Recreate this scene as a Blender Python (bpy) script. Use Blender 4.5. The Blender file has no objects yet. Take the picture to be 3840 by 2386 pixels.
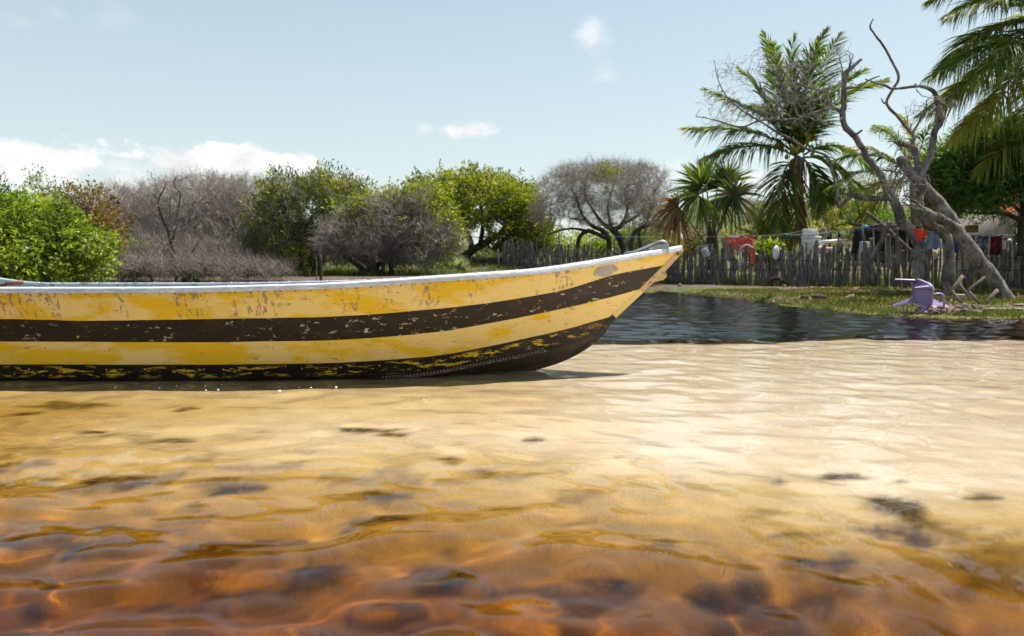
import bpy, math, random
import numpy as np
from mathutils import Vector, Matrix, Euler, kdtree
random.seed(7)
RNG = np.random.default_rng(11)
SC = bpy.context.scene
COL = SC.collection
# ------------------------------------------------------------------ camera
F_PX, PITCH, CAM_H = 3000.0, math.atan(193 / 3000.0), 0.68
cam_d = bpy.data.cameras.new('camera')
cam_d.sensor_width = 36.0
cam_d.lens = 36.0 * F_PX / 3840.0
cam_d.clip_start, cam_d.clip_end = 0.05, 3000
cam_d.dof.use_dof = True
cam_d.dof.focus_distance = 5.2
cam_d.dof.aperture_fstop = 3.4
cam = bpy.data.objects.new('camera', cam_d)
cam.location = (0, 0, CAM_H)
cam.rotation_euler = (math.pi / 2 - PITCH, 0, 0)
COL.objects.link(cam)
SC.camera = cam
# ------------------------------------------------------------------ light
SUN = Vector((0.40, 0.18, 0.90)).normalized()
SUN_EL, SUN_AZ = math.asin(SUN.z), math.atan2(SUN.x, SUN.y)
sun_d = bpy.data.lights.new('sun', 'SUN')
sun_d.energy, sun_d.angle, sun_d.color = 4.5, math.radians(0.53), (1.0, 0.95, 0.87)
sun = bpy.data.objects.new('sun', sun_d)
sun.rotation_euler = SUN.to_track_quat('Z', 'Y').to_euler()
sun.location = (6, 2, 20)
COL.objects.link(sun)
SC.view_settings.view_transform = 'Standard'
SC.view_settings.look = 'None'
SC.view_settings.gamma = 1.0
SC.view_settings.exposure = 0.95
SC.cycles.max_bounces = 8
SC.cycles.diffuse_bounces = 2
SC.cycles.glossy_bounces = 3
SC.cycles.transmission_bounces = 4
SC.cycles.transparent_max_bounces = 16
SC.cycles.caustics_reflective = False
SC.cycles.caustics_refractive = True
SC.cycles.sample_clamp_indirect = 4.0
SC.cycles.use_adaptive_sampling = True
SC.cycles.adaptive_threshold = 0.02
SC.cycles.use_denoising = True
try:
    SC.cycles.denoiser = 'OPENIMAGEDENOISE'
    SC.cycles.denoising_input_passes = 'RGB_ALBEDO_NORMAL'
    SC.cycles.denoising_prefilter = 'ACCURATE'
except Exception:
    pass

# ------------------------------------------------------------------ node helpers
class NT:
    def __init__(self, tree):
        self.t = tree; tree.nodes.clear()
    def n(self, kind, **kw):
        nd = self.t.nodes.new(kind)
        for k, v in kw.items():
            if k.startswith('i_'):
                key = k[2:]
                key = int(key) if key.isdigit() else key.replace('_', ' ')
                self.put(nd.inputs[key], v)
            else:
                setattr(nd, k, v)
        return nd
    def put(self, sock, v):
        if isinstance(v, bpy.types.Node):
            v = v.outputs[0]
        if isinstance(v, bpy.types.NodeSocket):
            self.t.links.new(v, sock)
        else:
            if hasattr(sock.default_value, '__len__') and not isinstance(v, (int, float)):
                v = tuple(v)
                if len(sock.default_value) == 4 and len(v) == 3: v = v + (1,)
            sock.default_value = v
    def m(self, op, a, b=0.0, c=None, clamp=False):
        nd = self.t.nodes.new('ShaderNodeMath'); nd.operation = op; nd.use_clamp = clamp
        self.put(nd.inputs[0], a); self.put(nd.inputs[1], b)
        if c is not None: self.put(nd.inputs[2], c)
        return nd.outputs[0]
    def vm(self, op, a, b=(0, 0, 0)):
        nd = self.t.nodes.new('ShaderNodeVectorMath'); nd.operation = op
        self.put(nd.inputs[0], a); self.put(nd.inputs[1], b)
        return nd.outputs['Value'] if op in ('DOT_PRODUCT', 'LENGTH') else nd.outputs[0]
    def mix(self, f, a, b, blend='MIX'):
        nd = self.t.nodes.new('ShaderNodeMix'); nd.data_type = 'RGBA'; nd.blend_type = blend
        self.put(nd.inputs[0], f); self.put(nd.inputs[6], a); self.put(nd.inputs[7], b)
        return nd.outputs[2]
    def ramp(self, f, a, b, lo=0.0, hi=1.0):
        nd = self.t.nodes.new('ShaderNodeMapRange'); nd.interpolation_type = 'SMOOTHSTEP'
        self.put(nd.inputs[0], f)
        for i, v in zip((1, 2, 3, 4), (a, b, lo, hi)): nd.inputs[i].default_value = v
        return nd.outputs[0]
    def noise(self, vec, scale, detail=4, rough=0.55, dist=0.0):
        nd = self.t.nodes.new('ShaderNodeTexNoise')
        if vec is not None: self.put(nd.inputs['Vector'], vec)
        nd.inputs['Scale'].default_value = scale
        nd.inputs['Detail'].default_value = detail
        nd.inputs['Roughness'].default_value = rough
        nd.inputs['Distortion'].default_value = dist
        return nd.outputs[0]
    def coord(self, kind='Object', scale=(1, 1, 1), loc=(0, 0, 0)):
        tc = self.t.nodes.new('ShaderNodeTexCoord')
        mp = self.t.nodes.new('ShaderNodeMapping')
        mp.inputs['Scale'].default_value = scale
        mp.inputs['Location'].default_value = loc
        self.t.links.new(tc.outputs[kind], mp.inputs[0])
        return mp.outputs[0]
    def attr(self, name):
        nd = self.t.nodes.new('ShaderNodeAttribute'); nd.attribute_name = name
        return nd.outputs['Fac']
    def bump(self, h, strength=0.4, dist=0.02):
        nd = self.t.nodes.new('ShaderNodeBump')
        nd.inputs['Strength'].default_value = strength
        nd.inputs['Distance'].default_value = dist
        self.put(nd.inputs['Height'], h)
        return nd.outputs[0]
    def pbsdf(self, col, rough=0.8, spec=0.3, metal=0.0, normal=None):
        nd = self.t.nodes.new('ShaderNodeBsdfPrincipled')
        self.put(nd.inputs['Base Color'], col); self.put(nd.inputs['Roughness'], rough)
        self.put(nd.inputs['Specular IOR Level'], spec); self.put(nd.inputs['Metallic'], metal)
        if normal is not None: self.put(nd.inputs['Normal'], normal)
        return nd.outputs[0]
    def out(self, s, vol=None, kind='ShaderNodeOutputMaterial'):
        nd = self.t.nodes.new(kind)
        if s is not None: self.t.links.new(s, nd.inputs[0])
        if vol is not None: self.t.links.new(vol, nd.inputs[1])

MATS = {}
def newmat(name):
    m = bpy.data.materials.new(name); m.use_nodes = True
    MATS[name] = m
    return m, NT(m.node_tree)
def nmat(name, c1, c2, scale=6.0, rough=0.8, spec=0.25, bump=0.3, bdist=0.01, stretch=(1, 1, 1), metal=0.0, c3=None, lo=.3, hi=.7):
    """two tone noise material with relief"""
    m, t = newmat(name)
    v = t.coord('Object', stretch)
    n1 = t.noise(v, scale, 5, .6)
    col = t.mix(t.ramp(n1, lo, hi), c1, c2)
    if c3 is not None:
        col = t.mix(t.ramp(t.noise(v, scale * 2.7, 4, .6, .4), .52, .68), col, c3)
    nb = t.noise(v, scale * 3.1, 6, .65)
    t.out(t.pbsdf(col, rough, spec, metal, t.bump(nb, bump, bdist)))
    return m
def leafmat(name, cols, trans=0.45, gloss=0.25, rough=.45, tcol=1.5):
    """leaf: per-leaf random tone (attribute rnd), light shining through"""
    m, t = newmat(name)
    r = t.t.nodes.new('ShaderNodeValToRGB')
    r.color_ramp.elements[0].position = 0.0
    r.color_ramp.elements[0].color = (*cols[0], 1)
    r.color_ramp.elements[1].position = 1.0
    r.color_ramp.elements[1].color = (*cols[-1], 1)
    for i, c in enumerate(cols[1:-1], 1):
        e = r.color_ramp.elements.new(i / (len(cols) - 1)); e.color = (*c, 1)
    t.put(r.inputs[0], t.attr('rnd'))
    d = t.n('ShaderNodeBsdfPrincipled', i_Base_Color=r.outputs[0], i_Roughness=rough)
    d.inputs['Specular IOR Level'].default_value = gloss
    tr = t.n('ShaderNodeBsdfTranslucent')
    t.put(tr.inputs[0], t.mix(1.0, r.outputs[0], (tcol, tcol * 1.05, tcol * .45), 'MULTIPLY'))
    mx = t.n('ShaderNodeMixShader', i_0=trans)
    t.t.links.new(d.outputs[0], mx.inputs[1]); t.t.links.new(tr.outputs[0], mx.inputs[2])
    t.out(mx.outputs[0])
    return m

# ------------------------------------------------------------------ world sky with clouds
world = bpy.data.worlds.new('World'); SC.world = world; world.use_nodes = True
w = NT(world.node_tree)
sky = w.n('ShaderNodeTexSky', sky_type='NISHITA', sun_disc=False)
sky.sun_elevation, sky.sun_rotation = SUN_EL, SUN_AZ
sky.air_density, sky.dust_density, sky.ozone_density, sky.altitude = 1.0, 0.8, 1.3, 0
world.cycles.sampling_method = 'MANUAL'; world.cycles.sample_map_resolution = 256
tc = w.n('ShaderNodeTexCoord')
dirv = tc.outputs['Generated']
sep = w.n('ShaderNodeSeparateXYZ'); w.put(sep.inputs[0], dirv)
dx, dy, dz = sep.outputs
az = w.m('ARCTAN2', dx, dy)
el = w.m('ARCSINE', dz)
cmb = w.n('ShaderNodeCombineXYZ'); w.put(cmb.inputs[0], az); w.put(cmb.inputs[1], w.m('MULTIPLY', el, 1.7))
ae = cmb.outputs[0]
def px_ae(px, py):
    r = Vector(((px - 1920) / F_PX, math.cos(PITCH) + math.sin(PITCH) * (1193 - py) / F_PX, -math.sin(PITCH) + math.cos(PITCH) * (1193 - py) / F_PX)).normalized()
    return math.atan2(r.x, r.y), math.asin(r.z)
fine = w.noise(ae, 24, 8, .60, .15)
mid = w.noise(ae, 9, 6, .6, .2)
total = None
# individual clouds: centre direction, half width, half height, density
for px, py, hw, hh, den, edge in ((130, 620, 270, 110, .95, .4), (-420, 590, 330, 130, .9, .5), (480, 655, 160, 80, .6, .6), (740, 625, 290, 95, .95, .38), (910, 600, 150, 70, .95, .38), (1130, 610, 90, 55, .95, .38), (1290, 660, 130, 40, .5, .6),
                            (1755, 488, 120, 52, .82, .8), (1590, 478, 50, 28, .3, .9), (2215, 150, 100, 100, .55, .95), (2262, 262, 85, 60, .25, .95), (2480, 650, 170, 60, .5, .6), (2900, 690, 260, 80, .7, .6),
                            (75, 85, 60, 34, .16, .9), (205, 48, 60, 30, .14, .9), (430, 65, 100, 60, .12, .9), (4500, 640, 420, 120, .9, .5), (5600, 600, 300, 100, .9, .5), (-1500, 630, 420, 110, .9, .5)):
    a0, e0 = px_ae(px, py)
    u = w.m('DIVIDE', w.m('SUBTRACT', az, a0), hw / F_PX)
    v = w.m('DIVIDE', w.m('SUBTRACT', el, e0), hh / F_PX)
    d2 = w.m('ADD', w.m('MULTIPLY', u, u), w.m('MULTIPLY', v, v))
    body = w.m('SUBTRACT', 1.0, w.m('POWER', d2, .5))
    body = w.m('ADD', body, w.m('MULTIPLY', w.m('SUBTRACT', w.m('ADD', w.m('MULTIPLY', fine, .6), w.m('MULTIPLY', mid, .6)), .62), 2.7))
    c = w.m('MULTIPLY', w.ramp(body, .0, edge), den)
    total = c if total is None else w.m('MAXIMUM', total, c)
# low band of distant cumulus haze right round the horizon
band = w.ramp(el, .02, .16, 1, 0)
total = w.m('MAXIMUM', total, w.m('MULTIPLY', w.m('MULTIPLY', band, w.ramp(mid, .46, .66)), .55))
# thin even humidity haze that thickens towards the horizon all the way round
hz = w.ramp(el, .0, .62, .60, .20)
skyc = w.mix(hz, w.mix(1.0, sky.outputs[0], (1.0, 1.02, 0.87), 'MULTIPLY'), (4.7, 5.1, 5.2))
shade = w.m('MULTIPLY', w.ramp(fine, .34, .62, .84, 1.0), w.ramp(mid, .32, .6, .84, 1.02))
cc = w.n('ShaderNodeCombineXYZ')
for i, k in enumerate((6.5, 6.55, 6.6)): w.put(cc.inputs[i], w.m('MULTIPLY', shade, k))
bg = w.n('ShaderNodeBackground')
w.put(bg.inputs[0], w.mix(total, skyc, cc.outputs[0]))
bg.inputs[1].default_value = 0.088
w.out(bg.outputs[0], kind='ShaderNodeOutputWorld')

# ------------------------------------------------------------------ geometry helpers
SP, CP = math.sin(PITCH), math.cos(PITCH)
def W(px, py, Y):
    """point at depth Y that sits where the photo shows (px, py)"""
    a, b = (px - 1920) / F_PX, (1193 - py) / F_PX
    ry, rz = CP + SP * b, -SP + CP * b
    t = Y / ry
    return np.array((a * t, Y, CAM_H + rz * t))
def PXM(Y): return Y / F_PX            # metres per photo pixel at depth Y
def sstep(a, b, x):
    t = np.clip((x - a) / (b - a), 0, 1); return t * t * (3 - 2 * t)
def vnoise(x, y, seed=0):
    """2-D value noise in -1..1"""
    xi, yi = np.floor(x).astype(np.int64), np.floor(y).astype(np.int64)
    fx, fy = x - xi, y - yi
    fx, fy = fx * fx * (3 - 2 * fx), fy * fy * (3 - 2 * fy)
    def h(i, j):
        n = (i * 374761393 + j * 668265263 + seed * 974711) & 0x7fffffff
        n = ((n ^ (n >> 13)) * 1274126177) & 0x7fffffff
        return ((n ^ (n >> 16)) & 0xffff) / 32767.5 - 1
    a, b, c, d = h(xi, yi), h(xi + 1, yi), h(xi, yi + 1), h(xi + 1, yi + 1)
    return (a * (1 - fx) + b * fx) * (1 - fy) + (c * (1 - fx) + d * fx) * fy
def fbm(x, y, octv=4, seed=0):
    s = 0; a = .5
    for o in range(octv):
        s = s + a * vnoise(x * 2 ** o + 17.3 * o, y * 2 ** o - 9.1 * o, seed + o); a *= .5
    return s
def mesh_np(name, verts, faces, mats, parent=None, smooth=True, attrs=None, fmat=None):
    """object from numpy arrays; faces = list of (k, n) index arrays"""
    if not isinstance(faces, (list, tuple)): faces = [faces]
    verts = np.asarray(verts, dtype=np.float32).reshape(-1, 3)
    me = bpy.data.meshes.new(name)
    me.vertices.add(len(verts)); me.vertices.foreach_set('co', verts.ravel())
    faces = [np.asarray(f, dtype=np.int32) for f in faces if len(f)]
    tot = np.concatenate([np.full(len(f), f.shape[1], dtype=np.int32) for f in faces])
    idx = np.concatenate([f.ravel() for f in faces])
    me.loops.add(len(idx)); me.loops.foreach_set('vertex_index', idx)
    me.polygons.add(len(tot))
    st = np.zeros(len(tot), dtype=np.int32); st[1:] = np.cumsum(tot)[:-1]
    me.polygons.foreach_set('loop_start', st)
    if fmat is not None: me.polygons.foreach_set('material_index', np.asarray(fmat, dtype=np.int32))
    me.polygons.foreach_set('use_smooth', np.full(len(tot), bool(smooth)))
    me.update(calc_edges=True)
    for k, v in (attrs or {}).items():
        a = me.attributes.new(k, 'FLOAT', 'POINT'); a.data.foreach_set('value', np.asarray(v, dtype=np.float32).ravel())
    for m in (mats if isinstance(mats, (list, tuple)) else [mats]): me.materials.append(m)
    ob = bpy.data.objects.new(name, me); COL.objects.link(ob)
    if parent is not None: ob.parent = parent
    return ob
def tag(o, label=None, cat=None, group=None, kind=None):
    if label: o['label'] = label
    if cat: o['category'] = cat
    if group: o['group'] = group
    if kind: o['kind'] = kind
    return o
def thing(name, label, cat, loc=(0, 0, 0), group=None):
    o = bpy.data.objects.new(name, None); o.empty_display_size = .1
    o.location = loc; COL.objects.link(o)
    return tag(o, label, cat, group)
def ground_parent(o, parent):
    """parent keeping world coordinates (mesh data is in world space)"""
    o.parent = parent
    o.matrix_parent_inverse = Matrix.Translation(-Vector(parent.location))
    return o
class MB:
    """collects shapes in world space and links them as one mesh"""
    def __init__(self): self.v = []; self.f3 = []; self.f4 = []; self.n = 0; self.r = []
    def add(self, v, f, rnd=0.5):
        v = np.asarray(v, float).reshape(-1, 3); f = np.asarray(f, int)
        self.v.append(v); self.r.append(np.full(len(v), rnd) if np.isscalar(rnd) else np.asarray(rnd))
        (self.f3 if f.shape[1] == 3 else self.f4).append(f + self.n)
        self.n += len(v)
        return self
    def tubes(self, P, R, sides=6, rnd=.5, cap=False):
        """P (N,K,3) polylines, R (N,K) radii"""
        P = np.asarray(P, float); R = np.asarray(R, float)
        if P.ndim == 2: P = P[None]
        if R.ndim == 1: R = np.broadcast_to(R, P.shape[:2])
        N, K, _ = P.shape
        T = np.empty_like(P); T[:, 1:-1] = P[:, 2:] - P[:, :-2]; T[:, 0] = P[:, 1] - P[:, 0]; T[:, -1] = P[:, -1] - P[:, -2]
        T /= np.linalg.norm(T, axis=2, keepdims=True) + 1e-9
        ref = np.array((.31, .83, .46)); ref = np.where(np.abs(T[:, :1] @ ref)[..., None] > .9, np.array((.9, -.3, .1)), ref)
        ref = np.broadcast_to(ref, T.shape)
        A = np.cross(T, ref); A /= np.linalg.norm(A, axis=2, keepdims=True) + 1e-9
        B = np.cross(T, A)
        ang = np.arange(sides) * 2 * np.pi / sides
        V = P[:, :, None] + R[:, :, None, None] * (np.cos(ang)[None, None, :, None] * A[:, :, None] + np.sin(ang)[None, None, :, None] * B[:, :, None])
        i = np.arange(K - 1)[:, None] * sides; j = np.arange(sides)[None]
        q = np.stack([i + j, i + (j + 1) % sides, i + sides + (j + 1) % sides, i + sides + j], -1).reshape(-1, 4)
        Fq = (np.arange(N)[:, None, None] * (K * sides) + q[None]).reshape(-1, 4)
        if not np.isscalar(rnd): rnd = np.repeat(np.asarray(rnd), K * sides)
        n0 = self.n
        self.add(V.reshape(-1, 3), Fq, rnd)
        if cap:
            for e, kk in ((0, 0), (1, K - 1)):
                c = P[:, kk]; base = n0 + np.arange(N)[:, None] * (K * sides) + kk * sides + np.arange(sides)[None]
                nxt = np.roll(base, -1, 1)
                ci = self.n + np.arange(N)[:, None] + np.zeros_like(base)
                f = np.stack([base, nxt, ci], -1) if e else np.stack([nxt, base, ci], -1)
                self.v.append(c); self.r.append(np.full(N, .5)); self.f3.append(f.reshape(-1, 3)); self.n += N
        return self
    def box(self, c, s, M=None, bev=0.0):
        """box centre c, full size s, optional 3x3 axes M (rows)"""
        s = np.asarray(s, float) / 2
        M = np.eye(3) if M is None else np.asarray(M, float)
        if bev <= 0:
            v = np.array([(x, y, z) for z in (-1, 1) for y in (-1, 1) for x in (-1, 1)], float) * s
            f = [(0, 2, 3, 1), (4, 5, 7, 6), (0, 1, 5, 4), (2, 6, 7, 3), (0, 4, 6, 2), (1, 3, 7, 5)]
            return self.add(v @ M + np.asarray(c), f)
        b = bev; v = []; 
        for z in (-1, 1):
            for ring, k in ((0, 0), (1, 1)):
                pass
        rings = []
        for z, ins in ((-s[2], b), (-s[2] + b, 0), (s[2] - b, 0), (s[2], b)):
            x, y = s[0] - ins, s[1] - ins
            rings.append([(-x + b, -y, z), (x - b, -y, z), (x, -y + b, z), (x, y - b, z), (x - b, y, z), (-x + b, y, z), (-x, y - b, z), (-x, -y + b, z)])
        v = np.array(rings, float).reshape(-1, 3) @ M + np.asarray(c)
        f = [(r * 8 + j, r * 8 + (j + 1) % 8, r * 8 + 8 + (j + 1) % 8, r * 8 + 8 + j) for r in range(3) for j in range(8)]
        f += [(7, 2, 1, 0), (7, 6, 3, 2), (6, 5, 4, 3), (24, 25, 26, 31), (31, 26, 27, 30), (30, 27, 28, 29)]
        return self.add(v, f)
    def lathe(self, prof, c, n=20, M=None, closed=False):
        """prof list of (r, z)"""
        a = np.arange(n) * 2 * np.pi / n
        p = np.asarray(prof, float)
        v = np.stack([p[:, :1] * np.cos(a), p[:, :1] * np.sin(a), np.repeat(p[:, 1:], n, 1)], -1).reshape(-1, 3)
        if M is not None: v = v @ np.asarray(M)
        v = v + np.asarray(c)
        k = len(p)
        f = [(r * n + j, r * n + (j + 1) % n, (r + 1) * n + (j + 1) % n, (r + 1) * n + j) for r in range(k - 1) for j in range(n)]
        return self.add(v, f)
    def grid(self, V, rnd=.5, wrap=False):
        """V (r,c,3)"""
        V = np.asarray(V, float); r, c, _ = V.shape
        i, j = np.meshgrid(np.arange(r - 1), np.arange(c if wrap else c - 1), indexing='ij')
        j2 = (j + 1) % c
        f = np.stack([i * c + j, i * c + j2, (i + 1) * c + j2, (i + 1) * c + j], -1).reshape(-1, 4)
        return self.add(V.reshape(-1, 3), f, rnd)
    def build(self, name, mat, parent=None, smooth=True, world=True, rnd=True):
        if not self.v: return None
        fs = []
        if self.f4: fs.append(np.concatenate(self.f4))
        if self.f3: fs.append(np.concatenate(self.f3))
        at = {'rnd': np.concatenate(self.r)} if rnd else None
        o = mesh_np(name, np.concatenate(self.v), fs, mat, None, smooth, at)
        if parent is not None:
            if world:
                M = Vector((0, 0, 0)); p = parent
                o.parent = parent
                loc = Vector((0, 0, 0)); q = parent
                while q is not None: loc += Vector(q.location); q = q.parent
                o.matrix_parent_inverse = Matrix.Translation(-loc)
            else:
                o.parent = parent
        return o
def catmull(pts, n):
    """smooth resample of control rows (any columns) to n rows"""
    p = np.asarray(pts, float)
    if len(p) < 3:
        t = np.linspace(0, 1, n)[:, None]; return p[0] * (1 - t) + p[-1] * t
    q = np.vstack([2 * p[0] - p[1], p, 2 * p[-1] - p[-2]])
    seg = np.linalg.norm(np.diff(p[:, :3], axis=0), axis=1); s = np.concatenate([[0], np.cumsum(seg)])
    u = np.linspace(0, s[-1], n); k = np.clip(np.searchsorted(s, u, 'right') - 1, 0, len(p) - 2)
    t = ((u - s[k]) / (seg[k] + 1e-9))[:, None]
    a, b, c, d = q[k], q[k + 1], q[k + 2], q[k + 3]
    return .5 * ((2 * b) + (c - a) * t + (2 * a - 5 * b + 4 * c - d) * t ** 2 + (3 * b - a - 3 * c + d) * t ** 3)
def rot3(ax, ang):
    return np.array(Matrix.Rotation(ang, 3, ax)).T
# ------------------------------------------------------------------ ground sheet: river bed, banks, yard and hill
SHX = np.array([-60, -20, -9, -6, -4, -1, 2, 4, 4.5, 4.7, 4.9, 5.1, 6.0, 6.7, 9.0, 20, 60.])
SHY = np.array([10, 10.5, 11, 11.8, 14., 20, 24.3, 23.4, 20.2, 16.5, 13.4, 11.4, 10.8, 10.5, 9.6, 8, 8.])
def height(x, y):
    x = np.asarray(x, float); y = np.asarray(y, float)
    wob = .5 * fbm(x * .9, y * .9, 3, 5)
    # stream bed in front of the far bank
    edge = 3.02 - .45 * x + .5 * vnoise(x * .7, y * .7, 3)
    bed = -.022 - .36 * sstep(-.25, 2.3, edge - y)
    bed = bed - .16 * sstep(2.3, 1.1, y + .1 * x)
    bed = bed - .05 * sstep(.9, -.6, x) * sstep(2.8, 4.2, y)                 # a little deeper along the boat
    bed = bed + .012 * fbm(x * 1.3, y * 2.1, 4, 21) * (1 + 2 * sstep(0, 1, edge - y))
    bed = bed + .06 * fbm(x * 2.6, y * 3.4, 3, 33) * sstep(-.3, 1.0, edge - y)  # trampled lumps in the deeper part
    drop = sstep(7.1, 8.2, y + .35 * vnoise(x * .6, y * .3, 9) + .22 * fbm(x * 2.1, y * 1.2, 3, 12))
    bed = bed * (1 - drop) - 1.1 * drop
    sh = np.interp(x, SHX, SHY) + wob
    land = (y - sh)
    lz = np.where(land > 0, np.minimum(land * .03, .12), np.maximum(land * .28, -1.1))
    pud = np.exp(-(((x - 5.9) / 1.5) ** 2 + ((y - 20.3) / .75) ** 2) ** 2)
    lz = lz - .19 * pud
    lz = lz + .02 * fbm(x * 1.1, y * 1.1, 4, 40) * (land > -.5)
    left = sstep(2.5, -2.5, x) * sstep(14, 21, y)
    lz = lz + .30 * left * (land > 0)
    rise = sstep(25, 44, y) * 1.25 * sstep(9, 3, x) + sstep(30, 60, y) * 5.0 * sstep(5, 15, x) * (1 + .25 * fbm(x * .12, y * .12, 3, 3))
    lz = lz + rise + sstep(24, 34, y) * .18 * fbm(x * .5, y * .5, 3, 8)
    return np.maximum(bed, lz) if False else np.where(y < 8.3, bed, np.maximum(lz, -1.1))
def gz(x, y): return float(height(np.array([x]), np.array([y]))[0])
def on_ground(px, Y):
    """x, Y, z on the ground in the photo column px at depth Y"""
    x = (px - 1920) / F_PX * Y * 1.0
    return np.array((x, Y, gz(x, Y)))
def fan(y0, y1, ny, nx, half, oy=-2.0):
    r = np.geomspace(y0 - oy, y1 - oy, ny)
    a = np.tan(np.linspace(-half, half, nx))
    yy = np.repeat((r + oy)[:, None], nx, 1); xx = r[:, None] * a[None]
    return xx, yy
def grid_faces(r, c):
    i, j = np.meshgrid(np.arange(r - 1), np.arange(c - 1), indexing='ij')
    return np.stack([i * c + j, i * c + j + 1, (i + 1) * c + j + 1, (i + 1) * c + j], -1).reshape(-1, 4)
gx, gy = fan(.2, 500, 640, 480, math.radians(58))
gh = height(gx, gy)
sh = np.interp(gx, SHX, SHY)
mud = sstep(-.28, .10, fbm(gx * .8, gy * .8, 4, 71) - .1)
fenceY = 31 - 1.02 * gx
strip = np.exp(-((gy - (fenceY - 1.6)) / 1.5) ** 2) * sstep(1, 2.5, gx) * (.55 + .45 * sstep(9.6, 7.4, gx))
grassm = np.clip(1.0 * sstep(-.05, .03, gh) - strip * 1.2 * (.7 + .6 * fbm(gx * 1.7, gy * 1.7, 3, 13)), 0, 1)
grassm = grassm * (1 - .95 * sstep(.02, .22, fbm(gx * .9, gy * .9, 4, 19)) * (gy > 8))
leftdry = sstep(2, -1, gx) * sstep(30, 24, gy)
grassm = grassm * (1 - .8 * leftdry)
sandm = (gy < 8.3).astype(float)
yard = sstep(0, 1.2, gy - fenceY) * sstep(6, 2, gy - fenceY) * sstep(1, 4, gx)
litter = np.zeros_like(gx)
# dark leaf litter and silt lying in the hollows of the bed: (photo column, row, half width, half height)
for lx, ly, lw_, lh_ in ((250, 1625, 190, 30), (120, 1652, 90, 16), (700, 1640, 70, 14), (340, 1740, 90, 12), (60, 1690, 80, 16), (690, 1790, 110, 22), (980, 1745, 80, 14), (1340, 1745, 120, 20), (1480, 1765, 70, 14),
                         (2010, 1790, 80, 18), (1690, 1875, 70, 16), (1860, 1920, 140, 30), (420, 1950, 160, 24), (900, 1965, 160, 16), (1400, 2000, 130, 26), (1440, 2080, 150, 36), (780, 2060, 90, 50), (300, 2150, 260, 40), (1200, 2220, 220, 60),
                         (2300, 2290, 160, 60), (3150, 1965, 130, 30), (2920, 1975, 45, 18), (3380, 2090, 120, 60), (3420, 2180, 90, 50), (3300, 2160, 140, 30), (3600, 2290, 260, 50), (3100, 2260, 220, 30), (1650, 2250, 120, 30), (100, 2300, 260, 50), (2700, 2330, 200, 40), (3650, 2050, 120, 16), (600, 2330, 200, 30)):
    d_ = W(lx, ly, 3.0) - np.array((0, 0, CAM_H)); q = d_ * (-(CAM_H + .16) / d_[2])
    sx_, sy_ = lw_ * PXM(q[1]), lh_ * PXM(q[1]) * q[1] / (CAM_H + .16)
    litter = np.maximum(litter, np.exp(-(((gx - q[0]) / sx_) ** 2 + ((gy - q[1]) / sy_) ** 2)))
litter = sstep(.42, .95, litter + .95 * fbm(gx * 5.5, gy * 9.5, 5, 55)) * (gy < 5)
litter = np.maximum(litter, .72 * sstep(.17, .34, fbm(gx * 5.2, gy * 11.5, 5, 58)) * sstep(3.3, 2.0, gy + .35 * gx))
m, t = newmat('ground')
P3 = t.coord('Object')
sn = t.noise(P3, 3.0, 6, .6); sf = t.noise(P3, 60, 3, .6)
sand = t.mix(t.ramp(sn, .3, .7), (.82, .675, .54), (.94, .825, .71))
sand = t.mix(t.m('MULTIPLY', t.ramp(sf, .5, .75), .3), sand, (.55, .43, .30))
sand = t.mix(t.m('MULTIPLY', t.attr('litter'), t.ramp(t.noise(P3, 22, 5, .65), .25, .55, .55, 1.0)), sand, (.13, .09, .062))
mudc = t.mix(t.ramp(t.noise(P3, 5, 6, .65), .3, .7), (.055, .040, .031), (.15, .11, .083))
mudc = t.mix(t.m('MULTIPLY', t.attr('yard'), .8), mudc, (.52, .42, .33))
gr = t.mix(t.ramp(t.noise(P3, 2.2, 6, .65), .3, .7), (.045, .066, .018), (.11, .125, .038))
gr = t.mix(t.ramp(t.noise(P3, .45, 4, .6), .48, .66), gr, (.19, .17, .07))
land = t.mix(t.ramp(t.m('ADD', t.attr('grass'), t.m('MULTIPLY', t.m('SUBTRACT', t.noise(P3, 9, 5, .7), .5), .9)), .35, .65), mudc, gr)
colr = t.mix(t.attr('sand'), land, sand)
nb = t.m('ADD', t.noise(P3, 34, 5, .6), t.m('MULTIPLY', t.noise(P3, 8, 4), .8))
t.out(t.pbsdf(colr, .9, .15, 0, t.bump(nb, .5, .012)))
ground = mesh_np('ground', np.stack([gx, gy, gh], -1), grid_faces(*gx.shape), MATS['ground'], smooth=True,
                 attrs=dict(grass=grassm, sand=sandm, yard=yard, litter=np.clip(litter, 0, 1)))
tag(ground, kind='structure')
# ------------------------------------------------------------------ water
wx, wy = fan(.25, 40, 620, 560, math.radians(52))
def waves(x, y):
    z = np.zeros_like(x)
    r = np.random.default_rng(5)
    near = sstep(3.4, 1.2, y + .35 * x); far = sstep(7.0, 8.5, y)
    dcell = .0035 * (y + 2.0)                       # local mesh spacing: nothing finer than it
    warpx = .25 * fbm(x * .8, y * .8, 3, 91); warpy = .25 * fbm(x * .8, y * .8, 3, 92)
    X, Y = x + warpx, y + warpy
    for i in range(46):
        lam = .055 * (1.075 ** i)
        th = r.normal(1.35, .85)
        k = 2 * math.pi / lam
        ph = r.uniform(0, 6.28)
        s = np.sin(k * (X * math.cos(th) + Y * math.sin(th)) + ph)
        amp = .0047 * lam * (lam / .30) ** .2 / (1 + (lam / .55) ** 3) * (.55 + .45 * float(sstep(.06, .17, lam)))
        z += amp * s * sstep(2.2, 5.0, lam / dcell)
    gain = .46 + 1.0 * near + 1.0 * far
    gust = 1 + .5 * fbm(x * .5, y * .7, 3, 77)
    return z * gain * gust
wz = waves(wx, wy)
wdep = np.clip(-height(wx, wy), 0, 2)
m, t = newmat('water')
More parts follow.
